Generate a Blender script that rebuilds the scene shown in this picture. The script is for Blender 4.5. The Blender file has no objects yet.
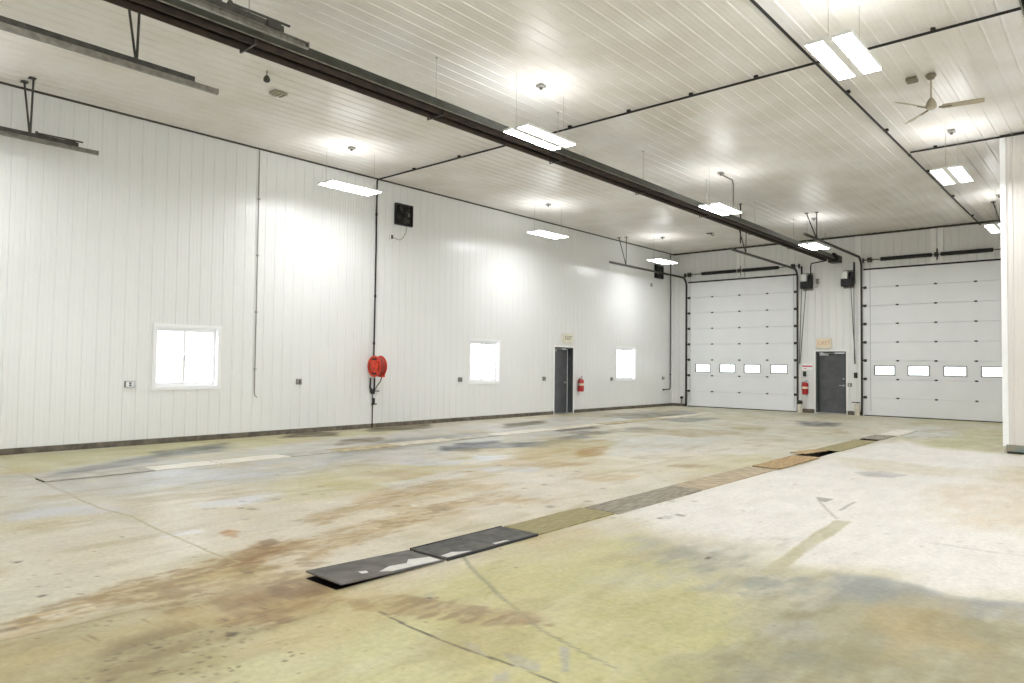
import bpy, bmesh, math, random
import numpy as np
from mathutils import Vector, Matrix

random.seed(7)
PI = math.pi
SC = bpy.context.scene
COL = SC.collection

# ------------------------------------------------------------------ camera (surveyed from the room's corner lines)
CAM_Z = 1.575
FPX, PITCH, ROLL, YAW = 699.93, 0.0327, 0.0116, 0.7231
cy_, sy_ = math.cos(YAW), math.sin(YAW)
cp_, sp_ = math.cos(PITCH), math.sin(PITCH)
FWD = Vector((-sy_ * cp_, cy_ * cp_, sp_))
RT0 = Vector((cy_, sy_, 0.0))
UP0 = RT0.cross(FWD)
RT = RT0 * math.cos(ROLL) + UP0 * math.sin(ROLL)
UP = UP0 * math.cos(ROLL) - RT0 * math.sin(ROLL)
cd = bpy.data.cameras.new('camera')
cam = bpy.data.objects.new('camera', cd)
COL.objects.link(cam)
m = Matrix((RT, UP, -FWD)).transposed().to_4x4()
m.translation = Vector((0, 0, CAM_Z))
cam.matrix_world = m
cd.sensor_width = 36.0
cd.lens = FPX * 36.0 / 1024.0
cd.clip_start = 0.05
cd.clip_end = 200
SC.camera = cam


def G(px, py):
    """a surveyed floor point: where the sight line through a photo pixel meets the floor"""
    d = RT * ((px - 512) / FPX) - UP * ((py - 341.5) / FPX) + FWD
    t = -CAM_Z / d.z
    return (d.x * t, d.y * t)


# ------------------------------------------------------------------ room dimensions (metres)
XL, XR = -13.82, 6.0
YB, YF = -1.4, 25.45
H = 6.11
PX, PY = -1.81, 16.30        # corner of the partition on the right


# ------------------------------------------------------------------ materials
def s2l(c):
    out = []
    for v in c[:3]:
        v = v / 255.0
        out.append(v / 12.92 if v <= 0.04045 else ((v + 0.055) / 1.055) ** 2.4)
    return out


MATS = {}


def mat(name, rgb, rough=0.5, metal=0.0, var=0.0, vscale=6.0, bump=0.0, bscale=60.0, spec=0.5, rgb2=None, stretch=None):
    """procedural principled material: colour broken up by noise, optional fine bump"""
    if name in MATS:
        return MATS[name]
    mt = bpy.data.materials.new(name)
    mt.use_nodes = True
    nt = mt.node_tree
    b = nt.nodes['Principled BSDF']
    b.inputs['Roughness'].default_value = rough
    b.inputs['Metallic'].default_value = metal
    b.inputs['Specular IOR Level'].default_value = spec
    c = s2l(rgb)
    tc = nt.nodes.new('ShaderNodeTexCoord')
    mp = nt.nodes.new('ShaderNodeMapping')
    nt.links.new(tc.outputs['Object'], mp.inputs['Vector'])
    if stretch:
        mp.inputs['Scale'].default_value = stretch
    nz = nt.nodes.new('ShaderNodeTexNoise')
    nz.inputs['Scale'].default_value = vscale
    nz.inputs['Detail'].default_value = 5
    nt.links.new(mp.outputs['Vector'], nz.inputs['Vector'])
    rp = nt.nodes.new('ShaderNodeValToRGB')
    if rgb2 is not None:
        c2 = s2l(rgb2)
        lo, hi = c2, c
    else:
        lo = [max(0, v * (1 - var)) for v in c]
        hi = [min(1, v * (1 + var * .5)) for v in c]
    rp.color_ramp.elements[0].position = 0.35
    rp.color_ramp.elements[1].position = 0.65
    rp.color_ramp.elements[0].color = (*lo, 1)
    rp.color_ramp.elements[1].color = (*hi, 1)
    nt.links.new(nz.outputs['Fac'], rp.inputs['Fac'])
    nt.links.new(rp.outputs['Color'], b.inputs['Base Color'])
    if bump > 0:
        n2 = nt.nodes.new('ShaderNodeTexNoise')
        n2.inputs['Scale'].default_value = bscale
        nt.links.new(mp.outputs['Vector'], n2.inputs['Vector'])
        bp = nt.nodes.new('ShaderNodeBump')
        bp.inputs['Strength'].default_value = bump
        bp.inputs['Distance'].default_value = 0.01
        nt.links.new(n2.outputs['Fac'], bp.inputs['Height'])
        nt.links.new(bp.outputs['Normal'], b.inputs['Normal'])
    MATS[name] = mt
    return mt


def emit(name, rgb, strength):
    mt = bpy.data.materials.new(name)
    mt.use_nodes = True
    b = mt.node_tree.nodes['Principled BSDF']
    c = s2l(rgb)
    b.inputs['Base Color'].default_value = (*c, 1)
    b.inputs['Emission Color'].default_value = (*c, 1)
    b.inputs['Emission Strength'].default_value = strength
    MATS[name] = mt
    return mt


def glass(name):
    mt = bpy.data.materials.new(name)
    mt.use_nodes = True
    nt = mt.node_tree
    nt.nodes.clear()
    out = nt.nodes.new('ShaderNodeOutputMaterial')
    tr = nt.nodes.new('ShaderNodeBsdfTransparent')
    tr.inputs['Color'].default_value = (.93, .95, .95, 1)
    gl = nt.nodes.new('ShaderNodeBsdfGlossy')
    gl.inputs['Roughness'].default_value = 0.03
    mx = nt.nodes.new('ShaderNodeMixShader')
    mx.inputs[0].default_value = .05
    nt.links.new(tr.outputs[0], mx.inputs[1])
    nt.links.new(gl.outputs[0], mx.inputs[2])
    nt.links.new(mx.outputs[0], out.inputs[0])
    MATS[name] = mt
    return mt


L_STR = 41.0
FLOOR_GAIN = .86
SKY = 5.0
EXPO = 0.22
M_WALL = mat('white_wall_steel', (232, 232, 230), .25, var=.012, vscale=.8, spec=.5)
M_PART = mat('partition_steel', (214, 209, 202), .4, var=.02, vscale=.8)
M_CEIL = mat('ceiling_steel', (231, 229, 224), .30, rgb2=(218, 213, 204), vscale=1.1, spec=.5)
M_WTRIM = mat('white_trim', (240, 240, 238), .4, var=.02)
M_DTRIM = mat('dark_trim', (62, 58, 48), .6, var=.2)
M_BASE = mat('concrete_base', (120, 112, 98), .85, rgb2=(84, 78, 68), vscale=7, bump=.3)
M_PBASE = mat('painted_curb', (104, 138, 140), .7, rgb2=(150, 142, 122), vscale=3, bump=.2)
M_VINYL = mat('white_vinyl', (240, 240, 240), .35, var=.01)
M_GLASS = glass('window_glass')
M_DOOR = mat('charcoal_door_paint', (92, 94, 97), .36, rgb2=(78, 80, 83), vscale=3)
M_FRAME = mat('charcoal_frame_paint', (70, 74, 74), .4, var=.08)
M_STEEL = mat('brushed_steel', (190, 190, 188), .3, .9, var=.1)
M_GALV = mat('galvanised_steel', (146, 142, 132), .38, .5, rgb2=(116, 112, 102), vscale=12)
M_TRACK = mat('track_steel', (80, 78, 72), .5, .4, rgb2=(58, 56, 51), vscale=9)
M_BLACK = mat('black_paint', (24, 24, 23), .5, var=.2)
M_PIPE = mat('black_iron_pipe', (34, 31, 27), .6, .2, var=.25, vscale=9)
M_SEAL = mat('black_rubber', (30, 30, 30), .7, var=.1)
M_PANEL = mat('door_panel_white', (236, 238, 239), .4, var=.02, vscale=1.5)
M_HOOD = mat('heater_hood', (74, 78, 70), .42, .55, rgb2=(58, 60, 54), vscale=5)
M_TUBE = mat('heater_tube_rust', (60, 47, 38), .7, .2, rgb2=(42, 33, 28), vscale=6)
M_LIT = emit('lit_lens', (250, 252, 255), L_STR)
M_UPL = emit('lit_top_slot', (252, 253, 255), 15.0)
M_HOUS = mat('fixture_white', (228, 228, 225), .4, var=.02)
M_RED = mat('reel_red', (212, 66, 42), .5, var=.12)
M_REDD = mat('reel_red_hose', (178, 78, 70), .5, var=.2, vscale=30)
M_EXT = mat('extinguisher_red', (186, 44, 44), .3, var=.1)
M_GREYBOX = mat('grey_box', (138, 136, 130), .5, var=.1)
M_WFRAME = mat('window_frame_grey', (112, 112, 110), .5, var=.1)
M_CREAM = mat('cream_plastic', (232, 220, 196), .5, var=.05)
M_IVORY = mat('ivory_plastic', (226, 222, 204), .5, var=.05)
M_ORANGE = mat('faded_orange', (222, 172, 138), .6, var=.1)
M_BROWN = mat('sign_brown', (120, 108, 84), .6, var=.1)
M_SIGNRED = mat('sign_red', (214, 70, 84), .6, var=.1)
M_FAN = mat('fan_beige', (178, 168, 146), .5, var=.1)
M_FAND = mat('fan_edge', (120, 112, 92), .5, var=.1)
M_BOLL = mat('bollard_cream', (212, 206, 188), .7, var=.12, vscale=8)
M_CORD = mat('cord_grey', (150, 146, 136), .6, var=.1)
M_CORDD = mat('cord_dark', (84, 78, 68), .6, var=.1)
M_WIRE = mat('wire_grey', (176, 172, 160), .5, .3, var=.1)
M_TRENCH = mat('trench_concrete', (60, 56, 50), .9, rgb2=(40, 37, 33), vscale=8, bump=.3)


# ------------------------------------------------------------------ mesh builder
class MB:
    def __init__(self):
        self.v, self.f = [], []

    def add(self, vs, fs):
        n = len(self.v)
        self.v += [tuple(p) for p in vs]
        self.f += [tuple(n + i for i in f) for f in fs]
        return self

    def box(self, x0, x1, y0, y1, z0, z1, b=0.0):
        x0, x1 = min(x0, x1), max(x0, x1)
        y0, y1 = min(y0, y1), max(y0, y1)
        z0, z1 = min(z0, z1), max(z0, z1)
        if b <= 0:
            vs = [(x, y, z) for x in (x0, x1) for y in (y0, y1) for z in (z0, z1)]
            fs = [(0, 1, 3, 2), (4, 6, 7, 5), (0, 4, 5, 1), (2, 3, 7, 6), (0, 2, 6, 4), (1, 5, 7, 3)]
            return self.add(vs, fs)
        bm = bmesh.new()
        bmesh.ops.create_cube(bm, size=1)
        for v in bm.verts:
            v.co = Vector(((x0 + x1) / 2 + v.co.x * (x1 - x0), (y0 + y1) / 2 + v.co.y * (y1 - y0), (z0 + z1) / 2 + v.co.z * (z1 - z0)))
        b = min(b, .45 * min(x1 - x0, y1 - y0, z1 - z0))
        bmesh.ops.bevel(bm, geom=bm.edges[:], offset=b, segments=2, affect='EDGES', profile=.5)
        bm.verts.index_update()
        self.add([v.co[:] for v in bm.verts], [[v.index for v in f.verts] for f in bm.faces])
        bm.free()
        return self

    def tube(self, pts, r, n=10, caps=True, rs=None):
        pts = [Vector(p) for p in pts]
        rings = []
        prev = None
        for i, p in enumerate(pts):
            if i == 0:
                t = pts[1] - p
            elif i == len(pts) - 1:
                t = p - pts[i - 1]
            else:
                t = (pts[i + 1] - p).normalized() + (p - pts[i - 1]).normalized()
            t.normalize()
            if prev is None:
                a = Vector((0, 0, 1)) if abs(t.z) < .9 else Vector((1, 0, 0))
                u = t.cross(a).normalized()
            else:
                u = (prev - t * prev.dot(t)).normalized()
            prev = u
            w = t.cross(u)
            rr = rs[i] if rs else r
            rings.append([p + (u * math.cos(2 * PI * k / n) + w * math.sin(2 * PI * k / n)) * rr for k in range(n)])
        vs = [q for ring in rings for q in ring]
        fs = []
        for i in range(len(rings) - 1):
            for k in range(n):
                a, b = i * n + k, i * n + (k + 1) % n
                fs.append((a, b, b + n, a + n))
        if caps:
            fs.append(tuple(range(n))[::-1])
            fs.append(tuple((len(rings) - 1) * n + k for k in range(n)))
        return self.add(vs, fs)

    def lathe(self, o, axis, prof, n=20):
        """prof: list of (radius, distance along axis) from point o"""
        o = Vector(o)
        ax = Vector(axis).normalized()
        a = Vector((0, 0, 1)) if abs(ax.z) < .9 else Vector((1, 0, 0))
        u = ax.cross(a).normalized()
        w = ax.cross(u)
        vs, fs = [], []
        for r, d in prof:
            for k in range(n):
                vs.append(o + ax * d + (u * math.cos(2 * PI * k / n) + w * math.sin(2 * PI * k / n)) * max(r, 1e-4))
        for i in range(len(prof) - 1):
            for k in range(n):
                p, q = i * n + k, i * n + (k + 1) % n
                fs.append((p, q, q + n, p + n))
        fs.append(tuple(range(n))[::-1])
        fs.append(tuple((len(prof) - 1) * n + k for k in range(n)))
        return self.add(vs, fs)

    def sweep(self, path, sec, side):
        """sweep a closed 2-D section (a along 'side', b along the path's normal) along a path"""
        path = [Vector(p) for p in path]
        s = Vector(side).normalized()
        n = len(sec)
        vs, fs = [], []
        for i, p in enumerate(path):
            if i == 0:
                t = path[1] - p
            elif i == len(path) - 1:
                t = p - path[i - 1]
            else:
                t = (path[i + 1] - p).normalized() + (p - path[i - 1]).normalized()
            t.normalize()
            nn = t.cross(s).normalized()
            for a, b in sec:
                vs.append(p + s * a + nn * b)
        for i in range(len(path) - 1):
            for k in range(n):
                a, b = i * n + k, i * n + (k + 1) % n
                fs.append((a, b, b + n, a + n))
        fs.append(tuple(range(n))[::-1])
        fs.append(tuple((len(path) - 1) * n + k for k in range(n)))
        return self.add(vs, fs)

    def build(self, name, m, parent=None, smooth=False):
        org = wloc(parent)
        me = bpy.data.meshes.new(name)
        me.from_pydata([(x - org[0], y - org[1], z - org[2]) for x, y, z in self.v], [], self.f)
        bm = bmesh.new()
        bm.from_mesh(me)
        bmesh.ops.recalc_face_normals(bm, faces=bm.faces[:])
        bm.to_mesh(me)
        bm.free()
        me.materials.append(m)
        if smooth:
            me.polygons.foreach_set('use_smooth', [True] * len(me.polygons))
            me.set_sharp_from_angle(angle=math.radians(38))
        o = bpy.data.objects.new(name, me)
        COL.objects.link(o)
        if parent is not None:
            o.parent = parent
        return o


def wloc(o):
    v = Vector((0, 0, 0))
    while o is not None:
        v += o.location
        o = o.parent
    return v


def tag(o, label=None, cat=None, group=None, kind=None):
    if label:
        o['label'] = label
    if cat:
        o['category'] = cat
    if group:
        o['group'] = group
    if kind:
        o['kind'] = kind
    return o


def thing(name, label, cat, loc, group=None, kind=None):
    o = bpy.data.objects.new(name, None)
    o.empty_display_size = .1
    COL.objects.link(o)
    o.location = loc
    return tag(o, label, cat, group, kind)


def copy_tree(o, parent=None):
    c = o.copy()
    COL.objects.link(c)
    if parent is not None:
        c.parent = parent
    for ch in list(o.children):
        copy_tree(ch, c)
    return c


def text_mesh(txt, size):
    cu = bpy.data.curves.new('txt', 'FONT')
    cu.body = txt
    cu.size = size
    cu.align_x = 'CENTER'
    cu.align_y = 'CENTER'
    cu.extrude = .002
    o = bpy.data.objects.new('txt', cu)
    COL.objects.link(o)
    dg = bpy.context.evaluated_depsgraph_get()
    dg.update()
    me = o.evaluated_get(dg).to_mesh()
    vs = [v.co[:] for v in me.vertices]
    fs = [tuple(p.vertices) for p in me.polygons]
    o.evaluated_get(dg).to_mesh_clear()
    bpy.data.objects.remove(o)
    bpy.data.curves.remove(cu)
    return vs, fs


# ------------------------------------------------------------------ ribbed steel sheet with openings
PITCHR = 0.2286


def ribbed(name, u0, u1, v0, v1, openings, mapper, material, phase=0.0, rib=.011, kind='structure'):
    """sheet in (u, v), ribs along v every 9 inches, standing 'rib' proud; mapper(u, v, d) gives the 3-D point"""
    prof = {}
    k = math.floor((u0 - phase) / PITCHR) - 1
    while phase + k * PITCHR < u1 + 1:
        c = phase + k * PITCHR
        for du, d in ((-.019, 0), (-.009, rib), (.009, rib), (.019, 0)):
            prof[round(c + du, 5)] = d
        for mm in (.0762, .1524):
            for du, d in ((-.009, 0), (-.003, .0028), (.003, .0028), (.009, 0)):
                prof[round(c + mm + du, 5)] = d
        k += 1
    ks = sorted(prof)
    ds = [prof[a] for a in ks]

    def depth(u):
        return float(np.interp(u, ks, ds))
    us = {round(u0, 5), round(u1, 5)} | {a for a in ks if u0 < a < u1}
    for (a0, a1, b0, b1) in openings:
        us |= {round(a0, 5), round(a1, 5)}
    us = sorted(u for u in us if u0 - 1e-6 <= u <= u1 + 1e-6)
    mb = MB()
    for ua, ub in zip(us[:-1], us[1:]):
        if ub - ua < 1e-5:
            continue
        cu = (ua + ub) / 2
        iv = [(v0, v1)]
        for (a0, a1, b0, b1) in openings:
            if a0 < cu < a1:
                nv = []
                for (p, q) in iv:
                    if b1 <= p or b0 >= q:
                        nv.append((p, q))
                        continue
                    if b0 > p:
                        nv.append((p, b0))
                    if b1 < q:
                        nv.append((b1, q))
                iv = nv
        da, db = depth(ua), depth(ub)
        for (p, q) in iv:
            mb.add([mapper(ua, p, da), mapper(ub, p, db), mapper(ub, q, db), mapper(ua, q, da)], [(0, 1, 2, 3)])
    me = bpy.data.meshes.new(name)
    me.from_pydata(mb.v, [], mb.f)
    bm = bmesh.new()
    bm.from_mesh(me)
    bmesh.ops.remove_doubles(bm, verts=bm.verts[:], dist=1e-5)
    bm.to_mesh(me)
    bm.free()
    me.materials.append(material)
    o = bpy.data.objects.new(name, me)
    COL.objects.link(o)
    return tag(o, kind=kind)


WINS = [(5.45, 6.70), (13.88, 15.11), (21.31, 22.60)]
WZ0, WZ1 = 1.05, 2.24
LD = (17.72, 18.72, 0.0, 2.15)
FD = (-8.25, -7.25, 0.0, 2.15)
OHL = (-13.13, -8.90)
OHR = (-6.69, -2.46)
OHZ = 4.90

openL = [(a, b, WZ0, WZ1) for a, b in WINS] + [LD]
wl = ribbed('wall_left', YB, YF, 0.0, H, openL, lambda u, v, d: (XL + d, u, v), M_WALL, phase=3.09, rib=.008)
tag(wl, 'long white ribbed steel wall on the left with three windows', 'wall')
openF = [(OHL[0], OHL[1], 0, OHZ), (OHR[0], OHR[1], 0, OHZ), FD]
wf = ribbed('wall_far', XL, PX, 0.0, H, openF, lambda u, v, d: (u, YF - d, v), M_WALL, phase=-8.5)
tag(wf, 'white ribbed steel end wall around the two overhead doors', 'wall')
wp = ribbed('wall_partition', PX, XR, 0.0, H, [], lambda u, v, d: (u, PY - d, v), M_PART, phase=PX + .16)
tag(wp, 'white ribbed partition wall standing out at the right edge', 'wall')
ws = ribbed('wall_partition_side', PY, YF, 0.0, H, [], lambda u, v, d: (PX - d * .5, u, v), M_PART, phase=PY + .1)
tag(ws, 'side of the partition wall facing the right overhead door', 'wall')
wr = ribbed('wall_right', YB, PY, 0.0, H, [(-.6, 4.2, 0, 4.4), (7.5, 12.3, 0, 4.4)], lambda u, v, d: (XR - d, u, v), M_WALL)  # both openings are unseen, added to let in flat daylight
tag(wr, 'white ribbed wall on the right beyond the frame with two openings added for light', 'wall')
wb = ribbed('wall_back', XL, XR, 0.0, H, [], lambda u, v, d: (u, YB + d, v), M_WALL)
tag(wb, 'white ribbed wall behind the viewpoint', 'wall')
ce = ribbed('ceiling', XL, XR, YB, YF, [], lambda u, v, d: (u, v, H - d), M_CEIL, phase=-2.1)
tag(ce, 'pale grey ribbed steel ceiling', 'ceiling')

# corner and ceiling trims
def struct(name, mb, mtl, label, cat, smooth=False):
    return tag(mb.build(name, mtl, None, smooth), label, cat, None, 'structure')


struct('trim_1', MB().box(XL, XL + .03, YB, YF, H - .035, H), M_DTRIM, 'thin dark trim where the left wall meets the ceiling', 'trim')
struct('trim_2', MB().box(XL + .03, PX, YF - .05, YF, H - .06, H), M_DTRIM, 'dark trim where the end wall meets the ceiling', 'trim')
struct('trim_3', MB().box(PX - .02, XR, PY - .04, PY, H - .035, H), M_DTRIM, 'dark trim at the top of the partition', 'trim')
struct('trim_4', MB().box(XL, XL + .05, YF - .05, YF, .1, H - .06), M_WTRIM, 'white corner trim between left and end walls', 'trim')
struct('trim_5', MB().box(PX - .025, PX + .07, PY - .025, PY + .06, .13, H - .035, .004), M_WTRIM, 'white corner trim on the partition edge', 'trim')
bl = MB().box(XL, XL + .035, YB, LD[0] - .06, 0, .1).box(XL, XL + .035, LD[1] + .06, YF, 0, .1)
struct('baseboard_left', bl, M_BASE, 'grey concrete base strip along the left wall', 'baseboard')
bf = MB().box(XL + .035, OHL[0] - .1, YF - .035, YF, 0, .1).box(OHL[1] + .1, FD[0] - .05, YF - .035, YF, 0, .13).box(FD[1] + .05, OHR[0] - .1, YF - .035, YF, 0, .13)
struct('baseboard_far', bf, M_BASE, 'brown base strip beside the end wall door', 'baseboard')
struct('baseboard_right', MB().box(PX + .03, XR, PY - .035, PY, 0.03, .16, .004), M_PBASE, 'teal and grey stained curb at the foot of the partition', 'baseboard')
struct('trim_6', MB().box(PX + .05, XR, PY - .12, PY - .036, 0, .035, .005), M_SEAL, 'black strip on the floor along the partition curb', 'trim')

# ------------------------------------------------------------------ windows
def sash(p, y0, y1, x, w=.05):
    mb = MB()
    mb.box(x - .03, x, y0, y0 + w, WZ0 + .03, WZ1 - .03, .004).box(x - .03, x, y1 - w, y1, WZ0 + .03, WZ1 - .03, .004)
    mb.box(x - .03, x, y0 + w, y1 - w, WZ0 + .03, WZ0 + .05 + w, .004).box(x - .03, x, y0 + w, y1 - w, WZ1 - .05 - w, WZ1 - .03, .004)
    s = mb.build('sash', M_VINYL, p)
    g = MB().box(x - .018, x - .012, y0 + w, y1 - w, WZ0 + .05 + w, WZ1 - .05 - w).build('pane', M_GLASS, s)
    return s


wl_lab = ['white sliding window in the left wall, nearest the viewer', 'white sliding window in the left wall between hose reel and dark door', 'white sliding window in the left wall nearest the far corner']
for i, (y0, y1) in enumerate(WINS):
    w = thing('window_%d' % (i + 1), wl_lab[i], 'window', (XL, (y0 + y1) / 2, WZ0), None, 'structure')
    mb = MB()
    t = .03
    mb.box(XL - .16, XL + .012, y0, y0 + t, WZ0, WZ1).box(XL - .16, XL + .012, y1 - t, y1, WZ0, WZ1)
    mb.box(XL - .16, XL + .012, y0 + t, y1 - t, WZ0, WZ0 + t).box(XL - .16, XL + .012, y0 + t, y1 - t, WZ1 - t, WZ1)
    # flat flange on the wall face
    for (a0, a1, b0, b1) in ((y0 - .04, y0, WZ0 - .04, WZ1 + .04), (y1, y1 + .04, WZ0 - .04, WZ1 + .04), (y0, y1, WZ0 - .04, WZ0), (y0, y1, WZ1, WZ1 + .04)):
        mb.box(XL + .001, XL + .019, a0, a1, b0, b1)
    mb.build('window_frame', M_VINYL, w)
    ym = (y0 + y1) / 2 - .04
    sash(w, y0 + .028, ym + .03, XL - .07)
    s2 = sash(w, ym - .02, y1 - .028, XL - .105)
    MB().box(XL - .07, XL - .055, ym - .012, ym + .012, 1.58, 1.68, .003).build('latch', M_STEEL, w)

# ------------------------------------------------------------------ walk doors
def lever(mbase, axis, c):
    pass


d1 = thing('door_1', 'dark grey steel walk door recessed in the left wall', 'door', (XL, (LD[0] + LD[1]) / 2, 0), None, 'structure')
y0, y1 = LD[0], LD[1]
D = .2
mb = MB()
mb.box(XL - D - .03, XL + .01, y0 - .0, y0 + .045, 0, LD[3]).box(XL - D - .03, XL + .01, y1 - .045, y1, 0, LD[3]).box(XL - D - .03, XL + .01, y0 + .045, y1 - .045, LD[3] - .045, LD[3])
mb.build('door_frame', M_FRAME, d1)
leaf1 = MB().box(XL - D - .04, XL - D + .005, y0 + .047, y1 - .06, .012, LD[3] - .05, .003).build('door_leaf', M_DOOR, d1)
MB().box(XL - D - .03, XL - D + .018, y1 - .06, y1 - .045, .0, LD[3] - .05).build('jamb_light_strip', M_VINYL, d1)  # white strip puts the light along the far jamb's edge into colour
cl = MB().box(XL - D + .005, XL - D + .06, y0 + .08, y0 + .30, LD[3] - .13, LD[3] - .07, .006).tube([(XL - D + .05, y0 + .25, LD[3] - .06), (XL - D + .10, y0 + .42, LD[3] - .055), (XL - D + .03, y0 + .6, LD[3] - .05)], .012, 8)
cl.build('door_closer', M_STEEL, leaf1)
MB().lathe((XL - D + .005, y1 - .16, 1.0), (1, 0, 0), [(.03, 0), (.03, .01), (.012, .012), (.012, .04)], 14).box(XL - D + .035, XL - D + .05, y1 - .28, y1 - .15, .99, 1.012, .004).build('door_lever', M_STEEL, leaf1, True)
mb = MB()
for (a0, a1, b0, b1) in ((y0 - .05, y0, 0.0, LD[3] + .05), (y1, y1 + .05, 0.0, LD[3] + .05), (y0, y1, LD[3], LD[3] + .05)):
    mb.box(XL + .001, XL + .022, a0, a1, b0, b1)
mb.build('door_trim', M_WTRIM, d1)
MB().box(XL - D - .04, XL + .03, y0, y1, 0, .012).build('threshold', M_STEEL, d1)

d2 = thing('door_2', 'dark grey steel walk door between the two overhead doors', 'door', ((FD[0] + FD[1]) / 2, YF, 0), None, 'structure')
x0, x1 = FD[0], FD[1]
mb = MB()
mb.box(x0, x0 + .05, YF - .01, YF + D + .03, 0, FD[3]).box(x1 - .05, x1, YF - .01, YF + D + .03, 0, FD[3]).box(x0 + .05, x1 - .05, YF - .01, YF + D + .03, FD[3] - .05, FD[3])
mb.box(x0 + .05, x0 + .075, YF + .10, YF + .14, 0, FD[3] - .05)
mb.build('door_frame', M_FRAME, d2)
leaf2 = MB().box(x0 + .055, x1 - .055, YF + .16, YF + .205, .03, FD[3] - .055, .003).build('door_leaf', M_DOOR, d2)
MB().box(x0 + .09, x0 + .40, YF + .10, YF + .16, FD[3] - .15, FD[3] - .08, .006).tube([(x0 + .14, YF + .09, FD[3] - .07), (x0 + .35, YF + .03, FD[3] - .065), (x0 + .6, YF + .14, FD[3] - .06)], .013, 8).build('door_closer', M_STEEL, leaf2)
MB().lathe((x1 - .13, YF + .16, 1.21), (0, -1, 0), [(.032, 0), (.032, .012), (.024, .02), (.02, .035)], 16).build('deadbolt', M_STEEL, leaf2, True)
MB().lathe((x1 - .13, YF + .16, .98), (0, -1, 0), [(.03, 0), (.03, .01), (.012, .012), (.012, .05)], 16).box(x1 - .26, x1 - .12, YF + .10, YF + .115, .97, .992, .004).build('door_lever', M_STEEL, leaf2, True)
MB().box(x0, x1, YF - .03, YF + .22, 0, .03, .004).build('threshold', M_STEEL, d2)
mb = MB()
for (a0, a1, b0, b1) in ((x0 - .05, x0, .13, FD[3] + .06), (x1, x1 + .05, .13, FD[3] + .06), (x0, x1, FD[3], FD[3] + .06)):
    mb.box(a0, a1, YF - .022, YF - .001, b0, b1)
mb.build('door_trim', M_WTRIM, d2)

# ------------------------------------------------------------------ overhead doors
def overhead(name, label, X0, X1, hinges):
    W = X1 - X0
    t = thing(name, label, 'overhead door', ((X0 + X1) / 2, YF, 0), None, 'structure')
    sh = OHZ / 8.0
    yA, yB = YF - .012, YF + .035
    wc = [X0 + W * k / 8.0 for k in (1.15, 3.04, 4.96, 6.85)]
    if X0 < -10:
        wc = [-12.50, -11.50, -10.53, -9.54]
    else:
        wc = [-6.06, -5.07, -4.07, -3.08]
    for i in range(8):
        z0, z1 = i * sh + .004, (i + 1) * sh - .004
        mb = MB()
        if i == 2:
            a, b = 1.365, 1.67
            edges = [X0 + .006]
            mb.box(X0 + .006, X1 - .006, yA, yB, z0, a).box(X0 + .006, X1 - .006, yA, yB, b, z1)
            e = X0 + .006
            for c in wc:
                mb.box(e, c - .305, yA, yB, a, b)
                e = c + .305
            mb.box(e, X1 - .006, yA, yB, a, b)
        else:
            mb.box(X0 + .001, X1 - .001, yA, yB, z0, z1, .004)
            mb.box(X0 + .001, X1 - .001, yB, yB + .01, z0 - (.02 if i else 0), z1)
            # faint embossed bands of the steel skin
            mb.box(X0 + .02, X1 - .02, yA - .003, yA, z0 + .15, z0 + .155).box(X0 + .02, X1 - .02, yA - .003, yA, z1 - .155, z1 - .15)
        s = mb.build('door_section', M_PANEL, t)
        if i == 2:
            MB().box(X0 + .001, X1 - .001, yB, yB + .01, z0 - .02, z0 + .05).build('back_rail', M_PANEL, s)
        if i == 0:
            MB().box(X0 + .01, X1 - .01, yA - .005, yB, 0, .03).build('bottom_seal', M_SEAL, s)
        if i > 0:
            for hx in hinges:
                MB().box(hx - .03, hx + .03, yA - .012, yA - .0, z0 - .028, z0 + .022, .004).tube([(hx - .05, yA - .014, z0 - .004), (hx + .05, yA - .014, z0 - .004)], .012, 8).build('hinge', M_TRACK, s)
            for hx, sg in ((X0 + .05, -1), (X1 - .05, 1)):
                MB().box(hx - .045, hx + .045, yA - .03, yA, z0 - .045, z0 + .04, .004).tube([(hx - .02 * sg, yA - .035, z0), (hx + .08 * sg, yA - .035, z0)], .022, 8).build('roller_hinge', M_TRACK, s)
        if i == 2:
            for c in wc:
                fr = MB()
                a, b = 1.365, 1.67
                e_ = .03
                fr.box(c - .315, c - .285, yA - .014, yA, a - .01, b + .01).box(c + .285, c + .315, yA - .014, yA, a - .01, b + .01)
                fr.box(c - .285, c + .285, yA - .014, yA, a - .01, a + .02).box(c - .285, c + .285, yA - .014, yA, b - .02, b + .01)
                fr.box(c - .305, c - .285, yA, yB, a, b).box(c + .285, c + .305, yA, yB, a, b).box(c - .285, c + .285, yA, yB, a, a + .02).box(c - .285, c + .285, yA, yB, b - .02, b)
                f = fr.build('window_frame', M_WFRAME, s)
                MB().box(c - .285, c + .285, YF + .008, YF + .014, a + .02, b - .02).build('pane', M_GLASS, s)
    MB().box(X0, X1, YF - .035, YF - .013, OHZ - .02, OHZ + .03).build('top_seal', M_SEAL, t)
    # white jamb around the opening
    mb = MB().box(X0 - .02, X0, YF - .02, YF + .06, 0, OHZ).box(X1, X1 + .02, YF - .02, YF + .06, 0, OHZ)
    mb.build('jamb', M_WTRIM, t)
    return t


overhead('door_3', 'white sectional overhead door beside the left corner of the end wall', OHL[0], OHL[1], (-12.11, -11.02, -9.96))
overhead('door_4', 'white sectional overhead door partly hidden behind the right partition', OHR[0], OHR[1], (-5.67, -4.58, -3.51))


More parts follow.
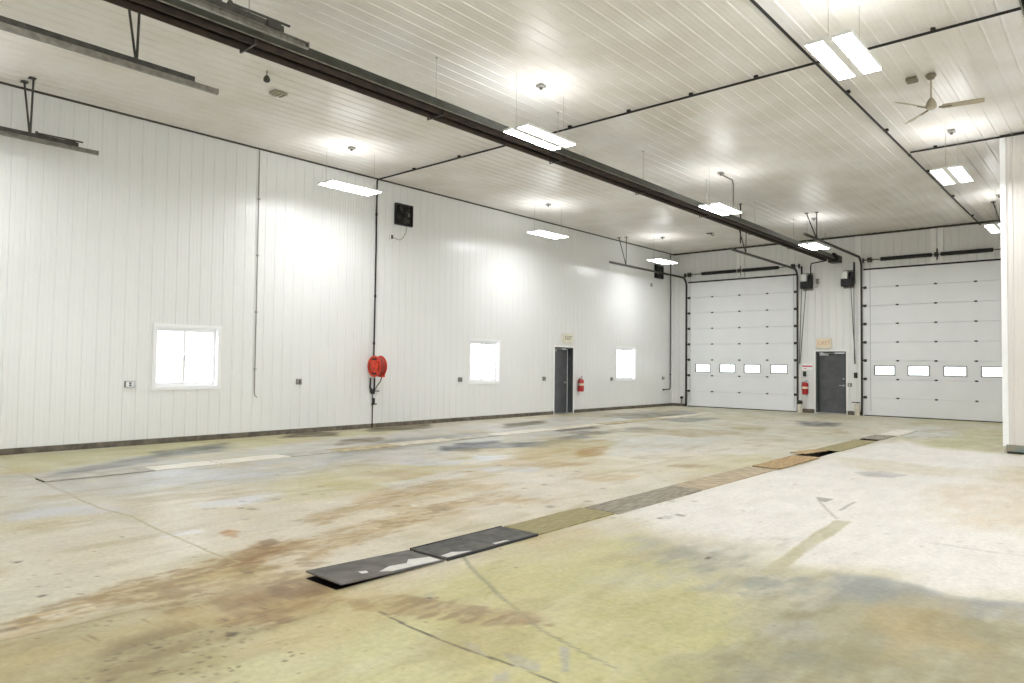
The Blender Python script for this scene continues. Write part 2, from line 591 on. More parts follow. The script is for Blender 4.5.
# tracks: vertical rail, curve and long horizontal rail hung by V brackets
def door_track(label, x, front=True, inner=1, zt=5.08, group='overhead door tracks', pad=False):
    yw = YF if front else YB
    s = -1 if front else 1
    yv = yw + s * .075
    R = .32
    yend = 19.9 if front else 4.18
    ybr = 20.95 if front else 3.2
    if x > -3:
        yend, ybr = 21.9, 22.6
    t = thing('door_track', label, 'door track', (x, yw + s * .075, 0), group)
    path = [(x, yv, 0.0), (x, yv, 2.4), (x, yv, zt - R)]
    for k in range(1, 9):
        a = PI / 2 * k / 8
        path.append((x, yv + s * R * (1 - math.cos(a)), zt - R + R * math.sin(a)))
    path.append((x, yend, zt))
    w, d, th = .022, .034, .006
    sec = [(-w, -d), (w, -d), (w, -d + th), (-w + th, -d + th), (-w + th, d - th), (w, d - th), (w, d), (-w, d)]
    if inner < 0:
        sec = [(-a, b) for a, b in sec]
    MB().sweep(path, sec, (1, 0, 0)).build('rail', M_TRACK if front else M_GALV, t)
    # angle that ties the vertical rail to the wall
    jb = MB()
    jb.box(x - inner * .028, x - inner * .09, yw, yw + s * .012, 0.1, zt - R)
    jb.box(x - inner * .028, x - inner * .036, yw, yw + s * .055, 0.1, zt - R)
    jb.build('wall_angle', M_WTRIM, t)
    # reinforcing angle on top of the horizontal run
    a0, a1 = (yend + .3, yw + s * 1.2) if front else (yend - .3, yw + s * 1.2)
    if not front:
        MB().box(x - .02, x + .02, a0, a1, zt + .036, zt + .042).box(x - .02, x - .014, a0, a1, zt + .042, zt + .10).box(x + .014, x + .02, a0, a1, zt + .042, zt + .10).build('stiffening_angle', M_TRACK, t)
    # V hanger
    mb = MB()
    mb.tube([(x - .02, ybr, zt + .02), (x - .02, ybr + .02, H - .018)], .016, 4)
    mb.tube([(x - .02, ybr, zt + .02), (x - .29, ybr - .04, H - .018)], .016, 4)
    mb.box(x - .06, x + .03, ybr - .05, ybr + .05, H - .03, H - .016).box(x - .34, x - .24, ybr - .09, ybr + .01, H - .03, H - .016)
    mb.build('hanger_bracket', M_TRACK, t)
    if pad:
        mb = MB()
        yy = yend + (-.9 if not front else .3)
        mb.tube([(x + .03, yy, zt + .11), (x + .03, yy + .66, zt + .12)], .014, 8)
        mb.lathe((x + .03, yy - .02, zt + .11), (0, 1, 0), [(.03, 0), (.03, .03)], 10)
        mb.box(x - .01, x + .05, yy + .4, yy + .55, zt + .03, zt + .1)
        mb.build('bumper_spring', M_TRACK, t)
    # end stop
    MB().box(x - .03, x + .03, yend - .006, yend + .006, zt - .036, zt + .036).build('end_stop', M_GALV, t)
    return t


door_track('steel track of the left overhead door running along the left wall', OHL[0] - .05, True, 1)
door_track('steel track on the right side of the left overhead door', OHL[1] + .05, True, -1)
door_track('steel track on the left side of the right overhead door', OHR[0] - .05, True, 1, 5.30)
door_track('steel track hidden behind the partition beside the right overhead door', OHR[1] + .05, True, -1)
g2 = 'overhead door tracks from the wall behind the viewer'
door_track('overhead rail end hanging close to the left wall at the left edge', OHL[0] - .05, False, 1, 5.10, g2, True)
door_track('long overhead rail end hanging left of the dark tube heater', OHL[1] + .05, False, -1, 5.07, g2, False)
door_track('overhead rail end hanging right of the dark tube heater at the top edge', OHR[0] - .05, False, 1, 5.05, g2, True)


# spring shafts
def torsion(label, X0, X1, s0, s1, post):
    zc = 5.20
    yc = YF - .13
    t = thing('torsion_shaft', label, 'door spring shaft', ((X0 + X1) / 2, YF, zc), 'door spring shafts')
    MB().tube([(X0, yc, zc), (X1, yc, zc)], .016, 10).build('shaft', M_TRACK, t, True)
    for a, b in ((s0, post - .12), (post + .12, s1)):
        n = 90
        prof = []
        for k in range(n + 1):
            prof.append((.058 + (.008 if k % 2 else 0), (b - a) * k / n))
        MB().lathe((a, yc, zc), (1, 0, 0), prof, 14).build('spring', M_BLACK, t, True)
    MB().box(post - .06, post + .06, YF - .03, YF - .016, zc - .16, zc + .2).lathe((post - .05, yc, zc), (1, 0, 0), [(.075, 0), (.075, .1)], 16).box(post - .02, post + .02, yc, YF - .02, zc - .05, zc + .05).build('centre_bearing', M_TRACK, t)
    for xx in (X0 + .2, X1 - .2):
        MB().lathe((xx - .05, yc, zc), (1, 0, 0), [(.09, 0), (.09, .012), (.07, .02), (.078, .08), (.09, .09), (.09, .1)], 18).build('cable_drum', M_TRACK, t)
    for xx in (X0 + .0, X1 - .0):
        MB().box(xx - .006, xx + .006, yc - .06, YF - .016, zc - .09, zc + .07).build('end_bearing_plate', M_TRACK, t)
    # lift cables
    for xx in (X0 + .2, X1 - .2):
        MB().tube([(xx, yc + .05, zc - .06), (xx, yc + .085, .15)], .004, 5).build('lift_cable', M_TRACK, t)
    return t


torsion('black spring shaft above the left overhead door', OHL[0] - .09, OHL[1] + .12, -12.5, -9.5, -10.98)
torsion('black spring shaft above the right overhead door', OHR[0] + .02, OHR[1] + .09, -6.13, -3.04, -4.53)

# white mullion posts above the doors
def trimpost(n, xs, z0, label):
    mb = MB()
    for a, b in xs:
        mb.box(a, b, YF - .045, YF - .002, z0, H - .06)
        mb.box(a, a + .008, YF - .06, YF - .045, z0, H - .06).box(b - .008, b, YF - .06, YF - .045, z0, H - .06)
    struct('trim_%d' % n, mb, M_WTRIM, label, 'trim')


trimpost(7, [(-11.12, -10.99), (-10.95, -10.82)], 4.96, 'pair of white mullions above the left overhead door')
trimpost(8, [(-4.70, -4.55), (-4.50, -4.35)], 4.96, 'pair of white mullions above the right overhead door')
trimpost(9, [(-6.93, -6.74)], 4.9, 'white mullion above the left edge of the right overhead door')


# jackshaft openers beside the shafts
def opener(label, x, sx):
    t = thing('door_opener', label, 'door opener', (x, YF, 4.35), 'door openers')
    MB().box(x - .17, x + .17, YF - .03, YF - .017, 4.3, 4.92).build('mounting_plate', M_GALV, t)
    MB().box(x - .2, x + .13, YF - .28, YF - .03, 4.36, 4.61, .012).build('gear_case', M_BLACK, t)
    MB().box(x - .16, x + .02, YF - .31, YF - .05, 4.61, 4.86, .01).build('control_box', M_HOUS, t)
    MB().lathe((x + .11, YF - .17, 4.4), (0, 0, 1), [(.03, 0), (.085, .01), (.09, .05), (.09, .38), (.08, .42), (.03, .45)], 18).build('motor', M_BLACK, t, True)
    xd = x - .19 * sx
    MB().tube([(xd, YF - .13, 4.5), (xd, YF - .13, 5.17)], .03, 6).lathe((xd - .02, YF - .13, 4.5), (1, 0, 0), [(.07, 0), (.07, .04)], 16).build('drive_chain', M_BLACK, t)
    # hand chain hanging in a long loop beside the track
    zb = 1.75
    xa, xb = (x - .02, x - .17) if sx > 0 else (x + .1, x + .2)
    xe = x - .27 if sx > 0 else x + .2
    pts = [(xa + (xe - xa) * k / 6, YF - .2 + .12 * k / 6, 4.38 - (4.38 - zb) * k / 6) for k in range(7)]
    pts2 = [(xb + (xe - .03 - xb) * k / 6, YF - .2 + .12 * k / 6, 4.38 - (4.38 - zb) * k / 6) for k in range(7)]
    MB().tube(pts + [(xe - .015, YF - .08, zb - .04)] + pts2[::-1], .011, 6).build('hand_chain', M_TRACK, t)
    return t


op1 = opener('black jackshaft opener at the top right of the left overhead door', -8.49, 1)
op2 = opener('black jackshaft opener at the top left of the right overhead door', -7.14, -1)
tag(MB().box(-8.22, -8.12, YF - .08, YF - .0005, 4.52, 4.7, .008).tube([(-8.17, YF - .05, 4.52), (-8.18, YF - .05, 4.42), (-8.26, YF - .04, 4.40)], .01, 6).build('junction_box', M_GREYBOX), 'small grey junction box right of the left door opener', 'electrical box')


# ------------------------------------------------------------------ ceiling lights
def make_light():
    LZ = 5.22
    t = thing('ceiling_light', 'x', 'ceiling light', (0, 0, LZ))
    w, l = .25, .62
    # housing: shallow pan with a solid centre strip, lenses almost flush
    mb = MB()
    mb.box(-w, w, -l, l, LZ + .03, LZ + .042)
    mb.box(-w, -w + .006, -l, l, LZ + .004, LZ + .03).box(w - .006, w, -l, l, LZ + .004, LZ + .03)
    mb.box(-w + .006, w - .006, -l, -l + .006, LZ + .004, LZ + .03).box(-w + .006, w - .006, l - .006, l, LZ + .004, LZ + .03)
    mb.box(-.05, .05, -l + .006, l - .006, LZ - .006, LZ + .03)
    mb.box(-.05, .05, -l * .5, l * .5, LZ + .042, LZ + .075, .006)
    mb.build('housing', M_HOUS, t)
    for sx in (-1, 1):
        MB().box(sx * .052, sx * (w - .007), -l + .008, l - .008, LZ, LZ + .012).build('lamp_lens', M_LIT, t)
        MB().box(sx * .08, sx * .21, -l * .75, l * .75, LZ + .0422, LZ + .0432).build('top_slot', M_UPL, t)
    for sy in (-1, 1):
        MB().tube([(0, sy * .6, LZ + .04), (0, sy * .6, H - .012)], .0035, 5).build('suspension_wire', M_WIRE, t)
    return t


def make_outlet():
    t = thing('ceiling_outlet', 'x', 'ceiling outlet', (0, 0, H))
    MB().box(-.06, .06, -.06, .06, H - .055, H - .0165, .006).build('box', M_GREYBOX, t)
    MB().lathe((0, 0, H - .055), (0, 0, -1), [(.028, 0), (.028, .02), (.02, .035)], 12).build('plug', M_CORDD, t, True)
    return t


ROWY = [1.6, 8.66, 15.3, 21.72]
COLX = [-12.2, -7.08, -2.47, 2.2]
lab = {
    (0, 1): 'lit twin-tube ceiling light left of the exhaust fan near the left wall',
    (0, 2): 'lit twin-tube ceiling light along the left wall between exhaust fan and rail',
    (0, 3): 'lit twin-tube ceiling light in the far left corner of the hall',
    (1, 1): 'lit twin-tube ceiling light beside the middle of the dark tube heater',
    (1, 2): 'lit twin-tube ceiling light beside the far half of the tube heater',
    (1, 3): 'lit twin-tube ceiling light by the end wall over the walk door',
    (2, 1): 'largest lit twin-tube ceiling light at the upper right',
    (2, 2): 'lit twin-tube ceiling light behind the ceiling fan',
    (2, 3): 'lit ceiling light partly hidden behind the right partition edge',
    (0, 0): 'lit ceiling light near the left wall just outside the upper left corner',
    (1, 0): 'lit ceiling light above the near end of the tube heater',
    (2, 0): 'lit ceiling light overhead just above the viewpoint',
    (3, 0): 'lit ceiling light to the right of the viewpoint',
    (3, 1): 'lit ceiling light before the partition beyond the right edge'}
light0 = make_light()
out0 = make_outlet()
first = True
for (i, j), tx in lab.items():
    o = light0 if first else copy_tree(light0)
    p = out0 if first else copy_tree(out0)
    first = False
    o.location = (COLX[i], ROWY[j], 5.22)
    tag(o, tx, 'ceiling light', 'twin-tube lights hung from the ceiling')
    if (i, j) == (1, 2):
        MB().tube([(COLX[i] + .02, ROWY[j] - .1, H - .05), (COLX[i] + .03, ROWY[j] + .1, H - .08), (COLX[i] + .06, ROWY[j] + .5, H - .1), (COLX[i] + .06, ROWY[j] + .55, H - .2), (COLX[i] + .06, ROWY[j] + .55, 5.29)], .016, 8).build('conduit_drop', M_CORDD, o, True)
    p.location = (COLX[i], ROWY[j], H)
    tag(p, 'grey ceiling outlet above the ' + tx.replace('lit ', '', 1).replace('twin-tube ', '').replace(' just outside the upper left corner', ' beyond the upper left corner').replace('partly hidden behind', 'behind').replace(' between exhaust fan and rail', ' before the rail').replace(' left of the exhaust fan near the left wall', ' left of the exhaust fan'), 'ceiling outlet', 'outlets feeding the ceiling lights')


# ------------------------------------------------------------------ radiant tube heaters
def heater(label, xc, ya, yb, full):
    z = 5.22
    t = thing('tube_heater', label, 'heater', (xc, yb, z), 'radiant tube heaters')
    # bent sheet hood
    o = [(-.215, .045), (-.12, .205), (.12, .205), (.215, .045)]
    inn = [(.205, .045), (.114, .197), (-.114, .197), (-.205, .045)]
    sec = o + inn
    mb = MB()
    L = 3.05
    y = ya
    k = 0
    while y < yb - .01:
        e = min(y + L, yb)
        ofs = .004 if k % 2 else 0
        vs = [(xc + a * (1 + ofs * 2), yy, z + b + ofs) for yy in (y - (.05 if k % 2 else 0), e + (.05 if k % 2 else 0)) for a, b in sec]
        n = len(sec)
        fs = [(q, (q + 1) % n, n + (q + 1) % n, n + q) for q in range(n)] + [tuple(range(n))[::-1], tuple(range(n, 2 * n))]
        mb.add(vs, fs)
        y = e
        k += 1
    mb.build('reflector_hood', M_HOOD, t)
    MB().box(xc + .208, xc + .222, ya, yb, z + .034, z + .046).box(xc - .222, xc - .208, ya, yb, z + .034, z + .046).build('hood_lip', M_GALV, t)  # paler than the hood: the edge's lit line is put into its colour
    for sx in (-1, 1):
        MB().tube([(xc + sx * .11, ya - .1, z + .035), (xc + sx * .11, yb + .1, z + .035)], .05, 14).build('tube', M_TUBE, t, True)
    # return bend at the near end
    pts = [(xc + .11 * math.cos(a), ya - .1 - .11 * math.sin(a), z + .035) for a in [PI * q / 10 for q in range(11)]]
    MB().tube(pts, .05, 14).build('return_bend', M_TUBE, t, True)
    y = 3.95 if full else 2.2
    kk = 0
    while y < yb:
        MB().tube([(xc, y, z + .2), (xc, y, H - .016)], .006, 6).lathe((xc, y, H - .016), (0, 0, -1), [(.022, 0), (.022, .012)], 10).build('hanger_rod', M_WIRE, t)
        hb = MB()
        hb.box(xc - .18, xc + .18, y - .012, y + .012, z - .024, z - .016)
        hb.box(xc - .18, xc - .17, y - .012, y + .012, z - .016, z + .1).box(xc + .17, xc + .18, y - .012, y + .012, z - .016, z + .1)
        hb.build('tube_clamp', M_TRACK, t)
        y += 2.93
        kk += 1
    if full:
        bx = xc + .14
        MB().box(bx - .17, bx + .17, yb + .1, yb + .5, z - .06, z + .17, .012).build('burner_box', M_BLACK, t)
        MB().lathe((bx, yb + .1, z + .2), (0, 1, 0), [(.06, 0), (.07, .03), (.07, .22), (.05, .26)], 14).build('blower', M_BLACK, t, True)
        MB().tube([(xc - .1, yb + .22, z + .03), (xc - .4, yb + .24, z + .0), (xc - .62, yb + .26, z - .02), (xc - .66, yb + .28, z - .12), (xc - .66, yb + .3, z - .42)], .022, 8).build('gas_pipe', M_PIPE, t, True)
    return t


heater('long dark radiant tube heater hanging under the ceiling towards the end wall', -7.62, 1.3, 24.75, True)
heater('dark radiant tube heater just entering the upper right corner', -.56, 1.3, 15.2, False)


# ------------------------------------------------------------------ black air pipes clipped to ceiling and wall
def air_pipe(label, pts, r=.019, clips=(), couple=(), cat='pipe', group='black air pipes'):
    t = thing('air_pipe', label, cat, pts[0], group)
    MB().tube(pts, r, 10).build('pipe_run', M_PIPE, t, True)
    for c, ax in couple:
        MB().lathe(Vector(c) - Vector(ax) * .035, ax, [(r * 1.25, 0), (r * 1.45, .012), (r * 1.45, .058), (r * 1.25, .07)], 12).build('coupling', M_PIPE, t, True)
    for c in clips:
        MB().box(c[0] - .03, c[0] + .03, c[1] - .03, c[1] + .03, c[2] - .01, c[2] + .035, .004).build('pipe_clip', M_PIPE, t)
    return t


ZP = H - .05
pA = air_pipe('black pipe crossing the ceiling from the left wall and dropping to the hose reel',
              [(-.9, 10.54, ZP)] + [(x, 10.54, ZP) for x in (-3, -6, -9, -12)] + [(XL + .09, 10.54, ZP), (XL + .055, 10.54, ZP - .04), (XL + .055, 10.54, 4), (XL + .055, 10.53, 1.7)],
              clips=[(x, 10.54, ZP + .02) for x in (-1.9, -3.1, -4.3, -5.4, -6.6, -7.9, -9.4, -10.9, -12.4)],
              couple=[((XL + .055, 10.54, 5.2), (0, 0, 1)), ((XL + .055, 10.54, 3.2), (0, 0, 1)), ((XL + .055, 10.53, 2.05), (0, 0, 1))])
pB = air_pipe('black pipe running along the ceiling past the large light to the end wall',
              [(-3.37, YB + .1, ZP - .05), (-3.37, 8, ZP - .05), (-3.37, 16, ZP - .05), (-3.37, YF - .06, ZP - .05)],
              clips=[(-3.37, y, ZP - .01) for y in (2, 5, 8.0, 12, 14.4, 18, 21, 24)], couple=[((-3.37, 16.22, ZP - .05), (0, 1, 0))])
pC = air_pipe('black pipe crossing the ceiling in front of the partition behind the fan',
              [(-3.35, 16.2, ZP), (0, 16.2, ZP), (XR - .1, 16.2, ZP)], clips=[(x, 16.2, ZP + .02) for x in (-2.9, -1, 1, 3)])
pD = air_pipe('black pipe dropping down the left wall by the far corner',
              [(XL + .055, 25.17, H - .04), (XL + .055, 25.17, 3), (XL + .055, 25.17, .72), (XL + .055, 25.13, .66), (XL + .055, 24.62, .65)],
              couple=[((XL + .055, 25.17, 1.25), (0, 0, 1)), ((XL + .055, 24.64, .65), (0, 1, 0))])
# fittings and drop leg under the hose reel
pE = thing('air_drop_pipe', 'thin pipe with black valve between hose reel and floor', 'pipe', (XL + .05, 10.5, 0))
MB().tube([(XL + .05, 10.52, .0), (XL + .05, 10.52, .85)], .012, 8).build('pipe_run', M_PIPE, pE, True)
MB().tube([(XL + .05, 10.44, .98), (XL + .05, 10.45, 1.215)], .02, 8).tube([(XL + .05, 10.57, .9), (XL + .05, 10.57, 1.215)], .02, 8).tube([(XL + .05, 10.44, .98), (XL + .05, 10.52, .9), (XL + .05, 10.57, .95)], .022, 8).build('manifold', M_PIPE, pE, True)
MB().box(XL + .02, XL + .09, 10.48, 10.56, .82, .9, .008).box(XL + .05, XL + .11, 10.54, 10.68, .88, .9, .004).box(XL + .05, XL + .10, 10.44, 10.5, .86, .93, .004).build('valve', M_BLACK, pE)
MB().box(XL + .03, XL + .07, 10.5, 10.64, .56, .585, .004).build('tap', M_PIPE, pE)
MB().box(XL + .02, XL + .06, 10.55, 10.59, .56, .72, .004).build('wall_clip', M_PIPE, pE)
# hose reel
rl = thing('hose_reel', 'red hose reel on the left wall below a black pipe', 'hose reel', (XL, 10.58, 1.49))
xc, yc, zc = XL + .28, 10.37, 1.49
MB().box(XL + .009, XL + .03, 10.47, 10.66, zc - .2, zc + .2, .005).box(XL + .03, xc + .02, 10.58, 10.605, zc - .05, zc + .05, .005).box(XL + .03, xc - .1, 10.58, 10.605, zc - .2, zc - .15, .005).build('wall_bracket', M_RED, rl)
MB().lathe((xc, yc + .18, zc), (0, 1, 0), [(.05, 0), (.25, .0), (.26, .008), (.25, .02), (.06, .03)], 32).build('back_flange', M_RED, rl, True)
for rr, y_ in ((.205, 0), (.235, .0)):
    pass
prof = [(.14, .02)]
for k in range(6):
    prof += [(.19 + .026 * math.sin(a), .03 + k * .026 + .013 * (1 - math.cos(a))) for a in (0.15, PI / 4, PI / 2, PI * .75, PI - .15)]
prof += [(.14, .188)]
MB().lathe((xc, yc, zc), (0, 1, 0), prof, 32).build('coiled_hose', M_REDD, rl, True)
# front flange: pressed dish with slots, built as a ring, a hub and broad spokes
ring = [(.205, .0), (.245, -.004), (.258, .004), (.25, .018), (.205, .014)]
vs, fs = [], []
N = 36
for k in range(N):
    a = 2 * PI * k / N
    for rr, dd in ring:
        vs.append((xc + rr * math.cos(a), yc + dd, zc + rr * math.sin(a)))
for k in range(N):
    for q in range(5):
        a0, b0 = k * 5 + q, k * 5 + (q + 1) % 5
        fs.append((a0, b0, (b0 + 5) % (5 * N), (a0 + 5) % (5 * N)))
fl = MB().add(vs, fs).build('front_flange', M_RED, rl, True)
MB().lathe((xc, yc + .012, zc), (0, -1, 0), [(.16, 0), (.155, .012), (.12, .03), (.06, .04), (.05, .075), (.02, .08)], 28).build('hub', M_RED, fl, True)
for k in range(4):
    a = PI / 4 + PI / 2 * k
    c, q = math.cos(a), math.sin(a)
    p0, p1 = (xc + c * .14, yc + .004, zc + q * .14), (xc + c * .215, yc + .004, zc + q * .215)
    MB().tube([p0, p1], .035, 6).build('spoke', M_RED, fl)
MB().lathe((xc, yc + .015, zc), (0, 1, 0), [(.2, 0), (.2, .004)], 28).build('drum_side', M_BLACK, rl)
MB().box(xc - .02, xc + .1, yc + .16, yc + .26, zc - .26, zc - .19, .01).build('hose_guide', M_RED, rl)
MB().tube([(xc + .05, yc + .2, zc - .25), (xc + .0, yc + .2, zc - .36), (xc - .12, yc + .18, zc - .48), (XL + .1, yc + .2, zc - .56)], .012, 8).build('hose_tail', M_CORDD, rl, True)

# conduit with hooked end
cdt = thing('conduit', 'thin grey conduit dropping down the left wall right of the near window', 'conduit', (XL + .03, 7.46, .85))
MB().tube([(XL + .03, 7.46, H - .04), (XL + .03, 7.47, 3.), (XL + .03, 7.47, .92), (XL + .035, 7.48, .86), (XL + .05, 7.52, .82)], .011, 8).build('tube', M_CORD, cdt, True)
for z in (1.4, 2.6, 3.8, 5.0):
    MB().box(XL + .0165, XL + .04, 7.44, 7.50, z, z + .03, .003).build('strap', M_CORD, cdt)


# outlets
def outlet(y, z, label, w=.06, group='grey outlet boxes on the left wall'):
    t = thing('outlet_box', label, 'outlet', (XL, y, z), group)
    MB().box(XL + .0005, XL + .05, y - w, y + w, z - .06, z + .06, .006).build('box', M_GREYBOX, t)
    MB().box(XL + .05, XL + .056, y - w * .8, y + w * .8, z - .05, z + .05, .002).build('cover', M_STEEL, t)
    MB().box(XL + .056, XL + .06, y - .02, y + .02, z - .035, z - .005).box(XL + .056, XL + .06, y - .02, y + .02, z + .005, z + .035).build('socket', M_BLACK, t)


outlet(5.02, 1.13, 'wide grey outlet box left of the near window', .085)
outlet(8.52, 1.14, 'grey outlet box between the conduit and the hose reel')
outlet(13.5, 1.14, 'grey outlet box left of the middle window')
outlet(17.18, 1.14, 'grey outlet box left of the dark door in the left wall')
outlet(21.02, 1.10, 'grey outlet box left of the window nearest the far corner')
outlet(24.67, 1.10, 'grey outlet box left of the pipe in the far corner')


# wall fans
def wall_fan(label, y0, y1, z0, z1, group='dark exhaust fans in the left wall'):
    t = thing('exhaust_fan', label, 'exhaust fan', (XL, (y0 + y1) / 2, z0), group)
    yc, zc = (y0 + y1) / 2, (z0 + z1) / 2
    f = .03
    MB().box(XL + .017, XL + .09, y0, y0 + f, z0, z1).box(XL + .017, XL + .09, y1 - f, y1, z0, z1).box(XL + .017, XL + .09, y0 + f, y1 - f, z0, z0 + f).box(XL + .017, XL + .09, y0 + f, y1 - f, z1 - f, z1).build('fan_frame', M_BLACK, t)
    MB().box(XL + .0165, XL + .022, y0 + f, y1 - f, z0 + f, z1 - f).build('back_panel', M_SEAL, t)
    R = min(y1 - y0, z1 - z0) / 2 - .05
    for k in range(4):
        a = 2 * PI * k / 4 + .5
        c, s = math.cos(a), math.sin(a)
        n, q = Vector((0, c, s)), Vector((.35, -s, c)).normalized()
        o = Vector((XL + .05, yc, zc))
        vs = [o + n * .05 - q * .03, o + n * R - q * .08, o + n * R + q * .08, o + n * .05 + q * .03]
        ex = Vector((.004, 0, 0))
        MB().add([p for p in vs] + [p + ex for p in vs], [(0, 1, 2, 3), (7, 6, 5, 4), (0, 4, 5, 1), (1, 5, 6, 2), (2, 6, 7, 3), (3, 7, 4, 0)]).build('blade', M_TRACK, t)
    MB().lathe((XL + .03, yc, zc), (1, 0, 0), [(.07, 0), (.07, .08), (.05, .1), (.0, .1)], 18).build('motor', M_BLACK, t, True)
    MB().box(XL + .06, XL + .08, yc + R * .55, yc + R * .8, zc - .03, zc + .05, .005).build('switch_box', M_STEEL, t)
    mb = MB()
    for k in range(4):
        rr = R * (k + 1) / 4 + .02
        mb.tube([(XL + .095, yc + rr * math.cos(a), zc + rr * math.sin(a)) for a in [2 * PI * q / 24 for q in range(25)]], .004, 5, False)
    for k in range(8):
        a = 2 * PI * k / 8
        mb.tube([(XL + .095, yc, zc), (XL + .095, yc + (R + .03) * math.cos(a), zc + (R + .03) * math.sin(a))], .004, 5)
    mb.build('guard', M_TRACK, t)
    return t


wall_fan('square dark exhaust fan high on the left wall right of the pipe', 11.12, 11.67, 5.06, 5.60)
wall_fan('square dark exhaust fan high in the far left corner', 23.95, 24.55, 5.0, 5.52)
t = thing('fan_cord_outlet', 'small outlet with a looping cord under the exhaust fan', 'outlet', (XL, 11.03, 4.73))
MB().box(XL + .0005, XL + .05, 10.97, 11.09, 4.66, 4.79, .006).build('box', M_VINYL, t)
MB().box(XL + .05, XL + .075, 11.0, 11.05, 4.67, 4.77, .004).build('plug', M_CORDD, t)
MB().tube([(XL + .07, 11.05, 4.71), (XL + .05, 11.18, 4.69), (XL + .04, 11.3, 4.68), (XL + .04, 11.4, 4.76), (XL + .04, 11.48, 4.9), (XL + .04, 11.5, 5.06)], .009, 7).build('cord', M_CORD, t, True)
t = thing('outlet_box', 'tiny grey outlet below the exhaust fan in the far left corner', 'outlet', (XL, 23.73, 4.7))
MB().box(XL + .0005, XL + .05, 23.67, 23.79, 4.64, 4.76, .006).build('box', M_GREYBOX, t)
MB().box(XL + .05, XL + .058, 23.69, 23.77, 4.66, 4.74, .002).build('cover', M_STEEL, t)


# exit signs and fire extinguishers
def exit_sign(label, axis, c, w, h, body, ink):
    t = thing('exit_sign', label, 'exit sign', c, 'exit signs')
    vs, fs = text_mesh('EXIT', h * .62)
    if axis == 'x':       # on left wall, facing +x; reading direction from the room is +y
        MB().box(XL + .0165, XL + .075, c[1] - w / 2, c[1] + w / 2, c[2], c[2] + h, .008).build('sign_body', body, t)
        MB().add([(XL + .0765 + z, c[1] + x, c[2] + h / 2 + y) for x, y, z in vs], fs).build('lettering', ink, t)
    else:                 # on end wall, facing -y; reading direction is +x
        MB().box(c[0] - w / 2, c[0] + w / 2, YF - .075, YF - .0165, c[2], c[2] + h, .008).build('sign_body', body, t)
        MB().add([(c[0] + x, YF - .0765 - z, c[2] + h / 2 + y) for x, y, z in vs], fs).build('lettering', ink, t)
    return t


exit_sign('ivory exit sign above the dark door in the left wall', 'x', (XL, 18.36, 2.30), .54, .3, M_IVORY, M_BROWN)
exit_sign('faded cream exit sign above the walk door in the end wall', 'y', (-7.96, YF, 2.27), .5, .33, M_CREAM, M_ORANGE)


def extinguisher(label, c, nrm):
    """c: wall point at mid height, nrm: direction out of the wall"""
    n = Vector(nrm)
    s = Vector((-n.y, n.x, 0))
    c = Vector(c)
    o = c + n * .125
    t = thing('fire_extinguisher', label, 'fire extinguisher', (o.x, o.y, c.z - .24), 'fire extinguishers')
    MB().lathe((o.x, o.y, c.z - .24), (0, 0, 1), [(.085, 0), (.1, .015), (.104, .04), (.104, .34), (.092, .385), (.055, .415), (.035, .42)], 20).build('cylinder', M_EXT, t, True)
    MB().lathe((o.x, o.y, c.z - .04), (0, 0, 1), [(.1045, 0), (.105, .003), (.105, .07), (.1045, .073)], 20).build('paper_label', M_CREAM, t, True)
    MB().lathe((o.x, o.y, c.z + .18), (0, 0, 1), [(.022, 0), (.026, .03), (.02, .05)], 12).build('valve', M_STEEL, t, True)
    h = o + Vector((0, 0, c.z * 0))
    MB().tube([(o.x, o.y, c.z + .225), tuple(o + s * .07 + Vector((0, 0, .26 + 0)))], .012, 6).tube([(o.x, o.y, c.z + .205), tuple(o + s * .08 + Vector((0, 0, .20)))], .01, 6).build('handle', M_BLACK, t)
    MB().tube([tuple(o - s * .02 + Vector((0, 0, .2))), tuple(o - s * .1 + Vector((0, 0, .18))), tuple(o - s * .115 + Vector((0, 0, .05))), tuple(o - s * .1 + Vector((0, 0, -.14)))], .013, 8).build('hose', M_BLACK, t, True)
    a = c + n * .017
    MB().tube([tuple(c + n * .0 + Vector((0, 0, .1))), tuple(o + Vector((0, 0, .1)))], .02, 6).build('wall_hook', M_BLACK, t)
    return t


extinguisher('red fire extinguisher on the left wall beside the dark door', (XL, 19.0, .94), (1, 0, 0))
extinguisher('red fire extinguisher on the end wall left of the walk door', (-8.57, YF, .88), (0, -1, 0))
t = thing('wall_sign', 'small white sign with red marking above the end wall extinguisher', 'sign', (-8.53, YF, 1.55))
MB().box(-8.72, -8.34, YF - .022, YF - .0165, 1.5, 1.72, .002).build('plate', M_VINYL, t)
MB().box(-8.70, -8.36, YF - .024, YF - .022, 1.61, 1.655).box(-8.66, -8.56, YF - .024, YF - .022, 1.54, 1.56).build('red_band', M_SIGNRED, t)
for (x, z, l) in ((-8.62, 1.36, 'small black push-button box above the end wall extinguisher'), (-6.94, 1.34, 'small black push-button box right of the walk door')):
    t = thing('push_button_box', l, 'switch', (x, YF, z), 'door push-button boxes')
    MB().box(x - .05, x + .05, YF - .07, YF - .0005, z - .09, z + .09, .008).build('box', M_BLACK, t)
    for k in (-1, 0, 1):
        MB().lathe((x, YF - .07, z + k * .05), (0, -1, 0), [(.016, 0), (.016, .012), (.01, .016)], 10).build('button', M_TRACK, t, True)
t = thing('light_switch', 'grey switch plate right of the walk door in the end wall', 'switch', (-7.14, YF, 1.0))
MB().box(-7.2, -7.06, YF - .035, YF - .0005, .95, 1.07, .006).build('plate', M_GREYBOX, t)
MB().box(-7.15, -7.12, YF - .05, YF - .035, .985, 1.03, .004).build('toggle', M_VINYL, t)


